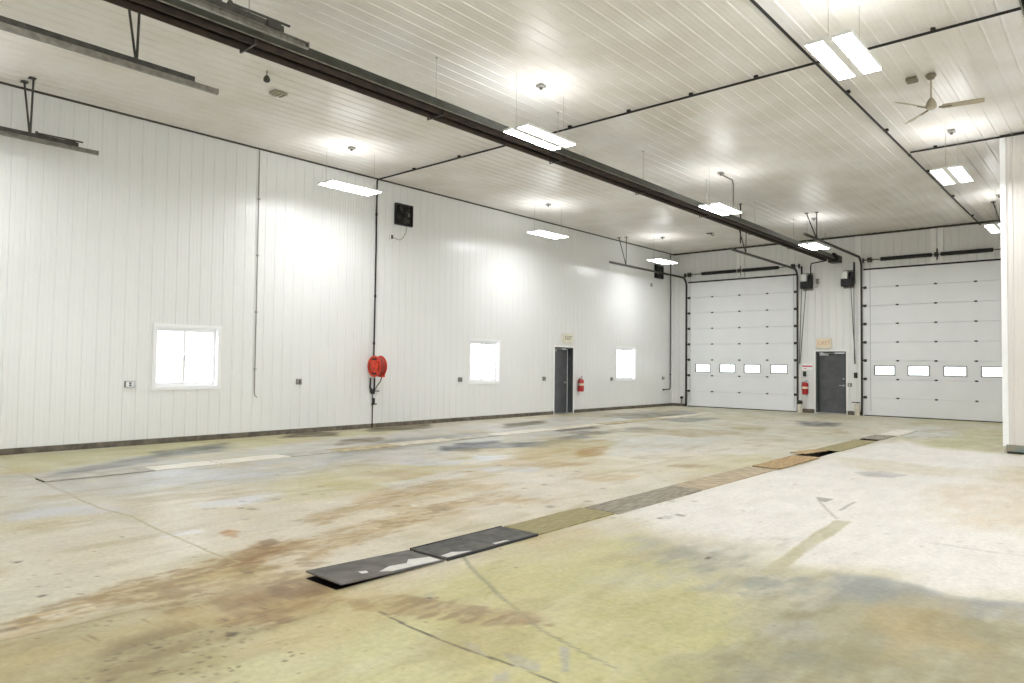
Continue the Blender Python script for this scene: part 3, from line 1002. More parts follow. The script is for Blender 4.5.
# guard posts at the tracks
def bollard(label, x, z, collar):
    t = thing('guard_post', label, 'guard post', (x, YF - .17, 0), 'guard posts at the door tracks')
    MB().lathe((x, YF - .17, 0), (0, 0, 1), [(.085, 0), (.085, z - .03), (.07, z - .005), (.02, z)], 18).build('post', M_BOLL, t, True)
    if collar:
        MB().lathe((x, YF - .17, z), (0, 0, 1), [(.08, 0), (.095, .02), (.095, .10), (.05, .13)], 18).build('cap', M_TRACK, t, True)
    else:
        MB().box(x - .16, x + .1, YF - .22, YF - .19, z + .02, z + .05, .005).tube([(x, YF - .17, z - .01), (x, YF - .17, z + .05)], .02, 8).build('latch_bar', M_TRACK, t)
    return t


bollard('cream guard post left of the end wall extinguisher', -8.74, .3, True)
bollard('cream guard post at the left track of the right overhead door', -6.86, .4, False)
t = thing('pipe_stub', 'short dark pipe stub on the floor in the far left corner', 'pipe', (-13.36, YF - .1, 0))
MB().tube([(-13.36, YF - .1, 0), (-13.36, YF - .1, .3)], .03, 10).build('pipe_run', M_GALV, t, True)
MB().lathe((-13.36, YF - .1, .3), (0, 0, 1), [(.06, 0), (.06, .07), (.03, .09)], 12).build('cap', M_BLACK, t, True)

# ------------------------------------------------------------------ ceiling fan
fz = 5.58
fx, fy = -2.23, 12.17
t = thing('ceiling_fan', 'three-blade beige ceiling fan hanging at the upper right', 'ceiling fan', (fx, fy, H))
MB().lathe((fx, fy, H - .016), (0, 0, -1), [(.07, 0), (.075, .02), (.045, .07), (.02, .08)], 18).build('canopy', M_FAND, t, True)
MB().tube([(fx, fy, H - .09), (fx, fy, fz + .12)], .012, 10).build('downrod', M_FAN, t, True)
MB().lathe((fx, fy, fz + .15), (0, 0, -1), [(.02, 0), (.035, .02), (.06, .06), (.075, .1), (.075, .15), (.05, .17), (.0, .17)], 22).build('motor', M_FAN, t, True)
for a in (10, 130, 240):
    a = math.radians(a)
    n = Vector((math.cos(a), math.sin(a), 0))
    s = Vector((-n.y, n.x, 0))
    c0 = Vector((fx, fy, fz - .01))
    vs, fs = [], []
    N = 8
    for k in range(N + 1):
        u = k / N
        r = .14 + .54 * u
        hw = .045 + .012 * u
        if k == N:
            hw = .04
        for q, dz in ((-1, .016), (1, -.016)):
            for th in (0, .008):
                vs.append(c0 + n * r + s * hw * q + Vector((0, 0, dz + th + .03 * u * 0)))
    for k in range(N):
        b = k * 4
        fs += [(b, b + 4, b + 6, b + 2), (b + 1, b + 3, b + 7, b + 5), (b, b + 1, b + 5, b + 4), (b + 2, b + 6, b + 7, b + 3)]
    fs += [(0, 2, 3, 1), (N * 4, N * 4 + 1, N * 4 + 3, N * 4 + 2)]
    bl_ = MB().add(vs, fs).build('blade', M_FAN, t)
    p0 = c0 + n * .1
    p1 = c0 + n * .27
    MB().tube([tuple(p0), tuple(p1)], .014, 6).build('blade_arm', M_FAND, bl_)
tag(MB().box(fx - .33, fx - .18, fy - .10, fy + .06, H - .07, H - .0165, .008).build('junction_box', M_FAND), 'brown junction box on the ceiling beside the fan', 'electrical box')

# small ceiling bits
t = thing('ceiling_sensor', 'small dark sensor hanging from the ceiling left of the tube heater', 'sensor', (-10.0, 5.5, H))
MB().tube([(-10.0, 5.5, H - .016), (-10.0, 5.5, H - .12)], .008, 8).build('stem', M_TRACK, t)
MB().lathe((-10.0, 5.5, H - .1), (0, 0, -1), [(.03, 0), (.05, .04), (.05, .08), (.02, .1)], 12).build('head', M_TRACK, t, True)
t = thing('ceiling_vent', 'small beige vent on the ceiling left of the tube heater', 'vent', (-10.69, 6.09, H))
MB().box(-10.79, -10.59, 5.97, 6.21, H - .045, H - .0165, .006).build('vent_body', M_FAN, t)
for k in range(3):
    MB().box(-10.77, -10.61, 6.01 + k * .07, 6.03 + k * .07, H - .055, H - .045).build('vent_slat', M_FAND, t)
t = thing('ceiling_hook', 'small dark hook on the ceiling in front of the far left light', 'hook', (-10.5, 22.0, H))
MB().box(-10.72, -10.5, 22.02, 22.16, H - .03, H - .0165, .004).build('plate', M_TRACK, t)
MB().tube([(-10.55, 22.09, H - .03), (-10.55, 22.09, H - .08), (-10.5, 22.09, H - .11), (-10.45, 22.09, H - .08)], .012, 7).build('hook', M_TRACK, t, True)
t = thing('heater_vent_pipe', 'thin pipe pair hanging from the ceiling left of the far heater end', 'pipe', (-7.9, 18.6, H))
MB().tube([(-8.03, 18.6, H - .0165), (-8.03, 18.6, 5.0)], .02, 8).build('pipe_run', M_TRACK, t, True)
MB().lathe((-8.03, 18.6, H - .0165), (0, 0, -1), [(.05, 0), (.05, .015)], 12).build('flange', M_TRACK, t)

# ------------------------------------------------------------------ trench covers
T1X = (-4.52, -4.14)
T2X = (-10.80, -10.42)
T1Y = (2.88, 20.2)
T2Y = (2.80, 22.3)
TD = .25

C_DARK = mat('cover_dark_steel', (106, 102, 96), .7, .0, rgb2=(80, 77, 73), vscale=6, bump=.25, bscale=45)
C_DARK2 = mat('cover_dark_plate', (92, 90, 84), .7, .0, rgb2=(64, 63, 60), vscale=9, bump=.35, bscale=60)
C_OLIVE = mat('cover_olive_wood', (158, 148, 106), .75, rgb2=(132, 122, 84), vscale=7, stretch=(6, 1, 1), bump=.2)
C_GREY = mat('cover_weathered', (158, 150, 134), .75, rgb2=(118, 110, 96), vscale=5, stretch=(5, 1, 1), bump=.25)
C_STRIPE = mat('cover_tan_boards', (196, 178, 148), .75, rgb2=(140, 128, 108), vscale=4, stretch=(1, 6, 1), bump=.2)
C_WOOD = mat('cover_brown_wood', (192, 164, 116), .75, rgb2=(144, 118, 80), vscale=6, stretch=(6, 1, 1), bump=.25)
C_PALE = mat('cover_pale', (216, 210, 194), .65, rgb2=(196, 188, 168), vscale=4, bump=.15)
C_WHITE = mat('cover_white', (228, 224, 214), .6, rgb2=(212, 206, 192), vscale=3, bump=.1)
C_CONC = mat('cover_concrete', (192, 189, 180), .75, rgb2=(166, 162, 150), vscale=4, bump=.2)
C_TAN = mat('cover_tan_plate', (196, 184, 150), .75, rgb2=(160, 146, 116), vscale=5, bump=.2)
C_SPOT = mat('worn_white_paint', (206, 204, 198), .6, var=.1, vscale=12)


def cover(label, group, tx, y0, y1, m, tilt=0.0, dz=0.0, dx=0.0, rim=None, th=.014, rough_edge=0.0):
    """one plate lying over the trench; tilt lifts its near end"""
    x0, x1 = tx[0] - .03 + dx, tx[1] + .03 + dx
    rr = random.Random(int(y0 * 1000))
    vs, fs = [], []
    nx, ny = 6, max(4, int((y1 - y0) / .12))
    for k, z in ((0, 0.002), (1, th)):
        for j in range(ny + 1):
            v = j / ny
            for i in range(nx + 1):
                u = i / nx
                x = x0 + (x1 - x0) * u
                y = y0 + (y1 - y0) * v
                if i in (0, nx):
                    x += (rr.random() - .5) * rough_edge if k == 0 else 0
                zz = z + dz + tilt * (1 - v) + .0025 * math.sin(u * 5 + y0) * math.sin(v * 7)*(1 if k else 0)
                vs.append((x, y, zz))
    W = nx + 1
    n = W * (ny + 1)
    for j in range(ny):
        for i in range(nx):
            a = j * W + i
            fs.append((a, a + W, a + W + 1, a + 1))
            fs.append((n + a, n + a + 1, n + a + W + 1, n + a + W))
    for j in range(ny):
        a = j * W
        fs.append((a, n + a, n + a + W, a + W))
        b = a + nx
        fs.append((b, b + W, n + b + W, n + b))
    for i in range(nx):
        fs.append((i, i + 1, n + i + 1, n + i))
        b = ny * W + i
        fs.append((b, n + b, n + b + 1, b + 1))
    t = thing('trench_cover', label, 'trench cover', ((x0 + x1) / 2, (y0 + y1) / 2, 0), group)
    pl = MB().add(vs, fs).build('plate', m, t)
    if rim:
        MB().box(x0 - .012, x0, y0, y1, .0, th + .004 + dz).box(x1, x1 + .012, y0, y1, .0, th + .004 + dz).build('edge_bar', rim, t)
    return t


GA = 'plates over the long floor drain in the middle'
GB = 'plates over the floor drain near the left wall'
c1 = cover('dark steel drain plate with lifted near end, nearest plate of the middle drain', GA, T1X, 2.9, 3.87, C_DARK, tilt=.032)
# patches of worn white paint on the first two plates
def patch(parent, pts, z, zf=None):
    vs = [(x, y, z if zf is None else zf(y)) for x, y in pts]
    vs2 = [(x, y, c + .0015) for x, y, c in vs]
    n = len(pts)
    MB().add(vs + vs2, [tuple(range(n))[::-1], tuple(range(n, 2 * n))] + [(i, (i + 1) % n, n + (i + 1) % n, n + i) for i in range(n)]).build('paint_patch', C_SPOT, parent)


zf = lambda y: 0.0165 + .032 * (1 - (y - 2.9) / .97)
patch(c1, [(-4.17, 3.28), (-4.12, 3.36), (-4.12, 3.84), (-4.25, 3.84), (-4.3, 3.66), (-4.22, 3.58), (-4.24, 3.42)], 0, zf)
patch(c1, [(-4.27, 3.16), (-4.21, 3.15), (-4.2, 3.2), (-4.25, 3.22)], 0, zf)
c2 = cover('black checkered drain plate with raised dark rim, second plate of the middle drain', GA, T1X, 3.9, 5.04, C_DARK2, rim=M_SEAL, dz=.003)
patch(c2, [(-4.2, 3.92), (-4.13, 3.93), (-4.13, 4.2), (-4.17, 4.12), (-4.22, 4.06)], .0205)
patch(c2, [(-4.17, 4.5), (-4.13, 4.5), (-4.13, 4.68), (-4.16, 4.64)], .0205)
cover('olive wooden drain plate, third of the middle drain', GA, T1X, 5.07, 6.33, C_OLIVE)
cover('grey weathered drain plate behind the olive one in the middle drain', GA, T1X, 6.36, 8.3, C_GREY, dx=.03)
cover('tan striped boards over the middle drain behind the grey plate', GA, T1X, 8.32, 10.8, C_STRIPE, dx=.02)
cover('brown wooden drain board before the dark gap of the middle drain', GA, T1X, 10.85, 12.7, C_WOOD, dz=.012, dx=.06)
cover('tilted brown board leaning over the dark gap of the middle drain', GA, (-4.55, -4.34), 12.75, 14.0, C_WOOD, tilt=.05)
cover('long olive board behind the dark gap of the middle drain', GA, T1X, 14.05, 16.6, C_OLIVE, dx=.0)
cover('dark olive plate second from the far end of the middle drain', GA, T1X, 17.0, 18.2, C_GREY)
cover('white plate at the far end of the middle drain', GA, T1X, 18.22, 20.2, C_WHITE, dx=.05)

ly = [2.80, 4.15, 5.12, 6.32, 7.25, 8.6, 10.1, 11.4, 13.5, 15.6, 18.9, 22.3]
lm = [C_CONC, C_WHITE, C_WHITE, C_CONC, C_TAN, C_PALE, C_CONC, C_WHITE, C_PALE, C_TAN, C_PALE]
ll = ['grey concrete plate at the near end of the left drain', 'white plate of the left drain behind the grey near plate', 'second white plate of the left drain', 'grey plate of the left drain beyond the two white ones',
      'tan plate of the left drain in front of the hose reel', 'pale plate of the left drain just past the hose reel', 'grey plate of the left drain before the long white plate', 'long white plate of the left drain in front of the middle window',
      'pale plate of the left drain in front of the dark door', 'tan plate of the left drain beyond the dark door', 'pale plate at the far end of the left drain']
for k in range(11):
    cover(ll[k], GB, T2X, ly[k] + .01, ly[k + 1] - .01, lm[k], dz=.004 if k == 0 else 0)


# ------------------------------------------------------------------ floor: one grid sheet with two drain slots, stains computed in floor metres
def lattice(ix, iy, seed):
    h = (ix.astype(np.int64) * 374761393 + iy.astype(np.int64) * 668265263 + seed * 974634777) & 0xffffffff
    h = ((h ^ (h >> 13)) * 1274126177) & 0xffffffff
    h = (h ^ (h >> 16)) & 0xffff
    return h / 65535.0


def vnoise(x, y, seed):
    ix, iy = np.floor(x), np.floor(y)
    fx, fy = x - ix, y - iy
    fx = fx * fx * (3 - 2 * fx)
    fy = fy * fy * (3 - 2 * fy)
    a = lattice(ix, iy, seed)
    b = lattice(ix + 1, iy, seed)
    c = lattice(ix, iy + 1, seed)
    d = lattice(ix + 1, iy + 1, seed)
    return (a * (1 - fx) + b * fx) * (1 - fy) + (c * (1 - fx) + d * fx) * fy


def fbm(x, y, seed, o=4):
    s, a, t = 0, .5, 0
    for k in range(o):
        s = s + a * vnoise(x * 2 ** k + 13.7 * k, y * 2 ** k + 5.1 * k, seed + k)
        t += a
        a *= .5
    return s / t - .5


def sstep(a, b, v):
    t = np.clip((v - a) / (b - a), 0, 1)
    return t * t * (3 - 2 * t)


def arange2(a, b, st):
    n = max(1, int(round((b - a) / st)))
    return [a + (b - a) * k / n for k in range(n)]


gx = arange2(XL, T2X[0], .07) + arange2(T2X[0], T2X[1], .09) + arange2(T2X[1], -8, .05) + arange2(-8, T1X[0], .024) + arange2(T1X[0], T1X[1], .09) + arange2(T1X[1], -1.4, .012) + arange2(-1.4, -.6, .02) + arange2(-.6, XR, .12) + [XR]
gy = arange2(YB, 1.2, .2) + arange2(1.2, 1.75, .02) + arange2(1.75, T2Y[0], .012) + arange2(T2Y[0], T1Y[0], .02) + arange2(T1Y[0], 5.2, .022) + arange2(5.2, 9.5, .045) + arange2(9.5, T1Y[1], .09) + arange2(T1Y[1], T2Y[1], .1) + arange2(T2Y[1], YF + .3, .1) + [YF + .3]
gx, gy = np.array(gx), np.array(gy)
NX, NY = len(gx), len(gy)
XX, YY = np.meshgrid(gx, gy)
X, Y = XX.ravel(), YY.ravel()

colr = np.zeros((len(X), 3))
wear = np.zeros(len(X))


def paint(mask, rgb):
    m_ = np.clip(mask, 0, 1)[:, None]
    colr[:] = colr * (1 - m_) + np.array(rgb, float)[None, :] * m_


def area(pix, soft=.2, amp=.4, ns=.9, seed=1, op=1.0, rgb=None, octv=5, stretch=1.8, tex=.35, fine=.11):
    """soft-edged, noise-frayed patch; outline given by surveyed floor points"""
    P = [G(*p) for p in pix]
    n = len(P)
    xs, ys = [p[0] for p in P], [p[1] for p in P]
    mg = soft + amp + .1
    sel = np.where((X > min(xs) - mg) & (X < max(xs) + mg) & (Y > min(ys) - mg) & (Y < max(ys) + mg))[0]
    x, y = X[sel], Y[sel]
    dm = np.full(len(sel), 1e9)
    ins = np.zeros(len(sel), bool)
    for i in range(n):
        ax, ay = P[i]
        bx, by = P[(i + 1) % n]
        ex, ey = bx - ax, by - ay
        L2 = ex * ex + ey * ey + 1e-12
        t = np.clip(((x - ax) * ex + (y - ay) * ey) / L2, 0, 1)
        dm = np.minimum(dm, np.hypot(x - ax - t * ex, y - ay - t * ey))
        c = ((ay > y) != (by > y)) & (x < (bx - ax) * (y - ay) / (by - ay + 1e-12) + ax)
        ins ^= c
    sd = np.where(ins, dm, -dm)
    sd = sd + amp * 2 * fbm(x / ns, y / ns / stretch, seed, octv)
    mk = np.zeros(len(X))
    g = fbm(x / fine, y / fine / 2.6, seed + 77, 4)
    mk[sel] = sstep(-soft, soft, sd + soft * tex * 2.5 * g) * op * (1 - tex + tex * sstep(-.2, .12, g))
    if rgb is not None:
        paint(mk, rgb)
    return mk


def line(pix, w, rgb, op=1.0, amp=.02, seed=3, brk=0.0, ns=.3):
    P = [G(*p) for p in pix]
    dm = np.full(len(X), 1e9)
    xs, ys = [p[0] for p in P], [p[1] for p in P]
    sel = np.where((X > min(xs) - 1) & (X < max(xs) + 1) & (Y > min(ys) - 1) & (Y < max(ys) + 1))[0]
    x = X[sel] + amp * 2 * fbm(X[sel] / ns, Y[sel] / ns, seed)
    y = Y[sel] + amp * 2 * fbm(X[sel] / ns, Y[sel] / ns, seed + 9)
    dd = np.full(len(sel), 1e9)
    for i in range(len(P) - 1):
        ax, ay = P[i]
        bx, by = P[i + 1]
        ex, ey = bx - ax, by - ay
        t = np.clip(((x - ax) * ex + (y - ay) * ey) / (ex * ex + ey * ey + 1e-12), 0, 1)
        dd = np.minimum(dd, np.hypot(x - ax - t * ex, y - ay - t * ey))
    mk = np.zeros(len(X))
    b = np.ones(len(sel))
    if brk > 0:
        b = sstep(-.1, .08, fbm(X[sel] / .5, Y[sel] / .5, seed + 20) + .1 - brk * .2)
    mk[sel] = (1 - sstep(w * .6, w * 1.3, dd)) * op * b
    paint(mk, rgb)
    return mk


# base: worn yellow-green coating over pale concrete
colr[:] = (208, 203, 180)
n1 = fbm(X / 1.9, Y / 1.9, 11, 5)
n2 = fbm(X / .7, Y / .7, 31, 4)
n3 = fbm(X / 3.5, Y / 5.0, 51, 4)
paint(sstep(-.02, .16, n1) * .8, (204, 196, 150))
paint(sstep(.02, .2, n3) * .7, (218, 206, 184))
paint(sstep(.10, .26, n2) * .5, (222, 212, 192))
paint(sstep(.1, .2, -n2) * .35, (188, 178, 146))

# far belt of grey-green floor in front of the doors
area([(560, 425), (690, 408), (900, 418), (1010, 426), (1004, 440), (920, 440), (800, 445), (640, 450), (540, 440)], .8, .8, 2.0, 101, .45, (192, 192, 178))
area([(900, 438), (925, 426), (1004, 429), (1004, 452), (960, 454), (925, 450)], .4, .5, 1.5, 103, .9, (192, 190, 140))
area([(895, 434), (915, 426), (965, 428), (958, 437), (915, 440)], .3, .3, 1, 104, .85, (206, 206, 206))
area([(690, 409), (865, 417), (865, 420), (690, 412)], .3, .3, 1, 105, .6, (198, 196, 164))

# pale grey / bluish worn belt along the left drain
area([(0, 475), (140, 455), (330, 440), (480, 425), (640, 410), (660, 418), (560, 436), (430, 455), (300, 478), (120, 500), (0, 520)], .5, .7, 1.2, 111, .8, (196, 195, 192))
area([(0, 458), (250, 437), (400, 428), (400, 431), (260, 446), (120, 458), (40, 472), (0, 474)], .15, .25, .7, 113, .85, (196, 190, 140))
area([(60, 470), (150, 456), (240, 444), (220, 450), (130, 466), (60, 475)], .15, .2, .6, 115, 1.0, (136, 136, 132))
area([(150, 452), (225, 443), (222, 447), (160, 456)], .12, .15, .5, 116, 1.0, (96, 96, 84))
area([(330, 452), (400, 438), (490, 432), (480, 438), (380, 452), (330, 462)], .2, .3, .7, 117, .9, (142, 142, 136))
# dark wet blotches
area([(430, 448), (470, 444), (545, 441), (580, 434), (590, 437), (540, 447), (440, 452)], .12, .3, .6, 121, 1.0, (96, 98, 104))
area([(450, 443), (500, 440), (500, 443), (455, 446)], .1, .15, .5, 122, 1.0, (64, 66, 72))
area([(440, 446), (480, 448), (480, 452), (445, 451)], .08, .2, .5, 123, 1.0, (76, 78, 82))
area([(550, 429), (590, 425), (600, 428), (560, 432)], .1, .2, .5, 124, 1.0, (78, 74, 68))
area([(610, 414), (680, 410), (700, 414), (640, 418)], .3, .3, .9, 125, .95, (132, 134, 142))
area([(625, 428), (650, 427), (652, 430), (628, 431)], .1, .2, .5, 126, 1.0, (102, 102, 108))
area([(480, 452), (560, 448), (540, 456), (470, 462)], .15, .25, .6, 128, 1.0, (222, 226, 232))
area([(300, 432), (340, 432), (340, 436), (280, 438)], .1, .15, .5, 129, 1.0, (96, 84, 58))
area([(370, 428), (430, 424), (430, 428), (370, 432)], .1, .15, .5, 130, 1.0, (98, 86, 58))
area([(505, 424), (545, 420), (540, 424), (505, 428)], .1, .15, .5, 131, 1.0, (98, 90, 66))
area([(340, 440), (380, 437), (380, 441), (335, 446)], .1, .15, .5, 132, 1.0, (116, 104, 84))
area([(795, 421), (840, 423), (838, 427), (800, 426)], .15, .25, .8, 133, 1.0, (112, 112, 108))
area([(735, 428), (765, 427), (765, 431), (735, 431)], .15, .25, .8, 134, 1.0, (146, 138, 92))

# yellow-olive and tan patches of the middle floor
area([(505, 452), (560, 440), (620, 440), (600, 456), (540, 462)], .25, .35, .9, 141, .75, (190, 176, 124))
area([(320, 470), (420, 462), (470, 458), (440, 480), (330, 500), (260, 500)], .3, .4, .9, 142, .75, (204, 194, 144))
area([(580, 448), (610, 446), (605, 456), (575, 458)], .08, .15, .5, 143, 1.0, (172, 136, 74))
area([(360, 500), (430, 476), (520, 456), (560, 452), (500, 478), (400, 512)], .12, .4, .6, 144, .5, (194, 168, 118))
area([(470, 480), (600, 455), (740, 440), (800, 444), (700, 472), (600, 500), (480, 520), (420, 520)], .4, .5, 1.2, 145, .75, (218, 208, 190))
area([(620, 440), (720, 428), (770, 430), (700, 446), (620, 455)], .3, .4, 1.2, 146, .6, (206, 207, 202))
for q, (px, py, w_, c_) in enumerate([(640, 416, 40, (122, 116, 86)), (700, 433, 50, (176, 160, 120)), (770, 441, 30, (190, 178, 146)), (560, 465, 40, (176, 150, 104)), (690, 466, 20, (168, 146, 108)), (600, 478, 36, (196, 176, 132)),
                                     (470, 486, 40, (190, 164, 112)), (410, 474, 40, (192, 170, 118)), (520, 500, 30, (186, 160, 112)), (350, 486, 40, (196, 186, 130)), (660, 446, 30, (196, 190, 170)), (730, 452, 40, (222, 216, 206)),
                                     (540, 480, 30, (222, 214, 198)), (450, 500, 40, (222, 212, 190)), (300, 500, 40, (218, 208, 176)), (500, 470, 40, (206, 206, 208)), (430, 462, 40, (204, 206, 212)), (640, 430, 30, (150, 142, 112)), (690, 420, 30, (140, 140, 132)), (590, 433, 26, (112, 106, 96))]):
    h_ = w_ * .085
    area([(px - w_, py), (px - w_ * .3, py - h_), (px + w_, py - h_ * .6), (px + w_ * .7, py + h_ * .5), (px - w_ * .2, py + h_)], .12, .25, .5, 600 + q, .85, c_)
# bluish pale spots on the left
area([(0, 512), (60, 506), (120, 500), (130, 512), (60, 520), (0, 524)], .15, .25, .6, 151, .85, (208, 209, 214))
area([(150, 522), (158, 520), (164, 532), (200, 528), (204, 532), (162, 538)], .05, .08, .3, 152, .9, (226, 227, 232))
area([(196, 504), (240, 496), (280, 494), (280, 500), (205, 508)], .08, .15, .4, 153, .85, (220, 221, 224))
area([(100, 470), (200, 464), (330, 462), (360, 470), (250, 478), (140, 484)], .2, .3, .7, 154, .6, (206, 208, 214))
area([(380, 484), (450, 470), (470, 474), (410, 492)], .1, .2, .5, 155, .7, (214, 214, 212))
area([(0, 486), (60, 488), (100, 500), (40, 506), (0, 504)], .2, .3, .6, 156, .6, (220, 216, 206))

# right-hand side: broad near-white area
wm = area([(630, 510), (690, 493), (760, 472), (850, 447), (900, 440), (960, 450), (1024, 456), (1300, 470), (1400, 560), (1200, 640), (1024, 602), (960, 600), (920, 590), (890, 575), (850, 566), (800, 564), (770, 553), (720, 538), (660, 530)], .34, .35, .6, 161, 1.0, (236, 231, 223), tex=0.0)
area([(820, 455), (900, 462), (970, 470), (960, 476), (860, 470)], .25, .3, 1, 162, .6, (212, 202, 172))
area([(930, 490), (1024, 470), (1080, 480), (1080, 540), (1024, 530), (960, 525)], .3, .4, 1.0, 163, .75, (220, 205, 180))
area([(985, 466), (1040, 466), (1040, 480), (985, 480)], .3, .3, 1, 164, .5, (208, 192, 156))
# yellow-green coating in the foreground
area([(330, 640), (380, 606), (470, 568), (560, 545), (640, 532), (700, 560), (740, 600), (730, 683), (560, 740), (330, 740)], .25, .25, .7, 171, .9, (194, 187, 130), tex=.2)
area([(600, 600), (700, 590), (760, 620), (740, 683), (620, 683)], .2, .25, .6, 172, .7, (182, 175, 112))
area([(180, 690), (240, 640), (340, 612), (420, 625), (460, 683), (440, 740), (180, 740)], .12, .15, .5, 173, .85, (206, 201, 158))
area([(480, 545), (560, 530), (600, 532), (560, 560), (500, 570)], .12, .15, .5, 174, .55, (194, 186, 142))
# olive wear lower right
area([(720, 640), (770, 600), (850, 582), (920, 600), (1024, 625), (1200, 650), (1200, 760), (700, 760)], .22, .3, .6, 181, 1.0, (154, 147, 114), tex=.35)
area([(640, 540), (720, 545), (790, 565), (870, 575), (900, 585), (840, 600), (740, 590), (650, 570)], .2, .3, .5, 182, .85, (178, 175, 158), tex=.5)
area([(830, 572), (890, 578), (950, 596), (1024, 602), (1080, 610), (1060, 622), (980, 620), (900, 605), (840, 592)], .08, .14, .4, 183, .95, (156, 157, 152), tex=.15)
area([(810, 600), (900, 606), (960, 625), (900, 650), (820, 640)], .12, .2, .5, 184, .4, (170, 160, 126))
area([(760, 625), (810, 620), (820, 630), (780, 645)], .07, .12, .3, 185, .6, (178, 176, 166), tex=.7)
area([(740, 660), (790, 668), (780, 683), (720, 700)], .06, .1, .3, 186, .5, (152, 148, 134))
area([(770, 600), (815, 596), (825, 606), (790, 612)], .07, .12, .3, 187, .5, (196, 192, 180), tex=.7)
for q, (px, py, w_, c_) in enumerate([(700, 560, 40, (160, 158, 140)), (760, 585, 50, (152, 154, 144)), (850, 640, 60, (172, 166, 140)), (930, 655, 60, (166, 156, 116)), (800, 655, 40, (150, 148, 126)), (880, 596, 50, (150, 152, 144)),
                                     (650, 575, 40, (186, 182, 146)), (690, 640, 40, (196, 190, 128)), (590, 575, 40, (186, 180, 140)), (640, 650, 40, (182, 174, 112)), (990, 650, 40, (160, 150, 112)), (740, 545, 40, (206, 202, 188))]):
    area([(px - w_, py + 3), (px - w_ * .3, py - 9), (px + w_, py - 6), (px + w_ * .8, py + 6), (px - w_ * .2, py + 10)], .1, .2, .3, 700 + q, .8, c_, tex=.9)
# brownish soiled corner lower left
area([(-20, 640), (60, 618), (180, 592), (260, 575), (320, 590), (330, 612), (260, 636), (190, 683), (160, 740), (-60, 740)], .15, .2, .5, 191, .9, (172, 160, 118))
area([(90, 650), (140, 632), (240, 620), (300, 612), (240, 640), (160, 683), (110, 683)], .08, .25, .25, 192, .8, (140, 124, 86), tex=.8)

# muddy wheel tracks: a faint wash with broken darker streaks on top
def mud(pix, rgb, op, seed, dark=(140, 114, 74), soft=.08, amp=.12):
    area(pix, soft, amp, .3, seed, op * .55, rgb, 5, 2.0, .5, .2)
    area(pix, soft, amp, .25, seed + 1, op, rgb, 5, 2.0, .98, .09)
    area(pix, soft, amp, .2, seed + 2, op * .8, dark, 5, 1.5, 1.9, .05)


mud([(-10, 636), (60, 606), (130, 584), (200, 567), (262, 547), (300, 540), (308, 546), (240, 570), (150, 596), (60, 616), (-10, 644)], (186, 160, 112), .8, 201)
mud([(220, 560), (262, 542), (280, 540), (300, 546), (250, 566)], (160, 128, 82), .6, 501, (128, 94, 58), .04)
mud([(180, 580), (250, 566), (306, 560), (330, 588), (322, 606), (270, 624), (205, 626), (150, 606)], (184, 162, 116), .8, 205)
mud([(240, 596), (300, 580), (332, 588), (322, 604), (270, 620), (236, 618)], (160, 132, 94), .7, 209, (120, 92, 62))
mud([(290, 545), (360, 525), (420, 508), (500, 492), (520, 496), (440, 516), (350, 544), (310, 560)], (190, 166, 120), .6, 213, (154, 126, 84))
mud([(300, 520), (340, 508), (400, 490), (440, 480), (450, 486), (370, 508), (320, 524)], (188, 162, 114), .6, 217, (158, 132, 86))
mud([(330, 600), (400, 596), (470, 606), (530, 614), (545, 624), (470, 622), (380, 612)], (176, 154, 112), .7, 221, (134, 112, 78), .04, .08)
area([(226, 529), (238, 531), (236, 537), (222, 534)], .03, .06, .1, 225, .9, (176, 124, 72))
area([(258, 542), (272, 538), (278, 543), (262, 547)], .03, .05, .1, 226, .7, (128, 100, 66))
area([(502, 616), (530, 613), (542, 621), (518, 627)], .03, .06, .1, 228, .55, (176, 142, 108))
area([(345, 598), (368, 605), (370, 611), (352, 612)], .02, .06, .08, 229, .6, (150, 124, 80))

# peeled streak and marks in the pale area
area([(753, 575), (776, 575), (852, 522), (834, 520)], .02, .03, .3, 211, .95, (190, 182, 146))
area([(854, 472), (880, 471), (908, 475), (895, 478), (868, 477)], .03, .04, .3, 212, .9, (184, 180, 176))
area([(816, 497), (834, 499), (826, 502), (819, 501)], .01, .01, .2, 213, .9, (150, 148, 132))
line([(818, 500), (836, 519)], .012, (156, 152, 138), .8)
line([(854, 502), (840, 510)], .018, (160, 158, 150), .7)
area([(664, 516), (672, 516), (671, 519), (663, 519)], .01, .015, .2, 214, .8, (180, 178, 172))
area([(706, 556), (718, 557), (716, 561), (704, 560)], .01, .015, .2, 215, .7, (160, 158, 150))
line([(930, 542), (980, 550), (1024, 556)], .02, (200, 196, 190), .7)

# joints and cracks
line([(380, 612), (400, 622), (440, 640), (480, 654), (520, 667), (575, 690)], .009, (86, 82, 66), .95, .012, 221)
line([(463, 557), (476, 573), (505, 600)], .018, (150, 146, 120), .75, .012, 223)
line([(505, 600), (545, 632), (575, 648), (615, 668)], .012, (150, 144, 112), .8, .012, 225)
line([(-20, 644), (60, 628), (140, 610), (240, 592)], .012, (150, 130, 96), .7, .01, 227)
line([(74, 497), (100, 508), (130, 516), (160, 530), (215, 554), (240, 562)], .014, (176, 164, 122), .8, .012, 229)
line([(0, 466), (30, 476), (75, 497)], .03, (186, 178, 160), .6, .02, 231)
area([(498, 652), (520, 655), (540, 664), (538, 671), (518, 667)], .008, .02, .1, 232, .9, (172, 168, 158))
area([(560, 646), (569, 648), (570, 672), (561, 672)], .008, .02, .1, 233, .9, (170, 166, 158))
area([(492, 674), (508, 672), (510, 681), (494, 682)], .008, .02, .1, 234, .9, (172, 168, 160))
area([(425, 594), (434, 592), (434, 599), (427, 600)], .008, .015, .1, 235, .7, (176, 172, 152))
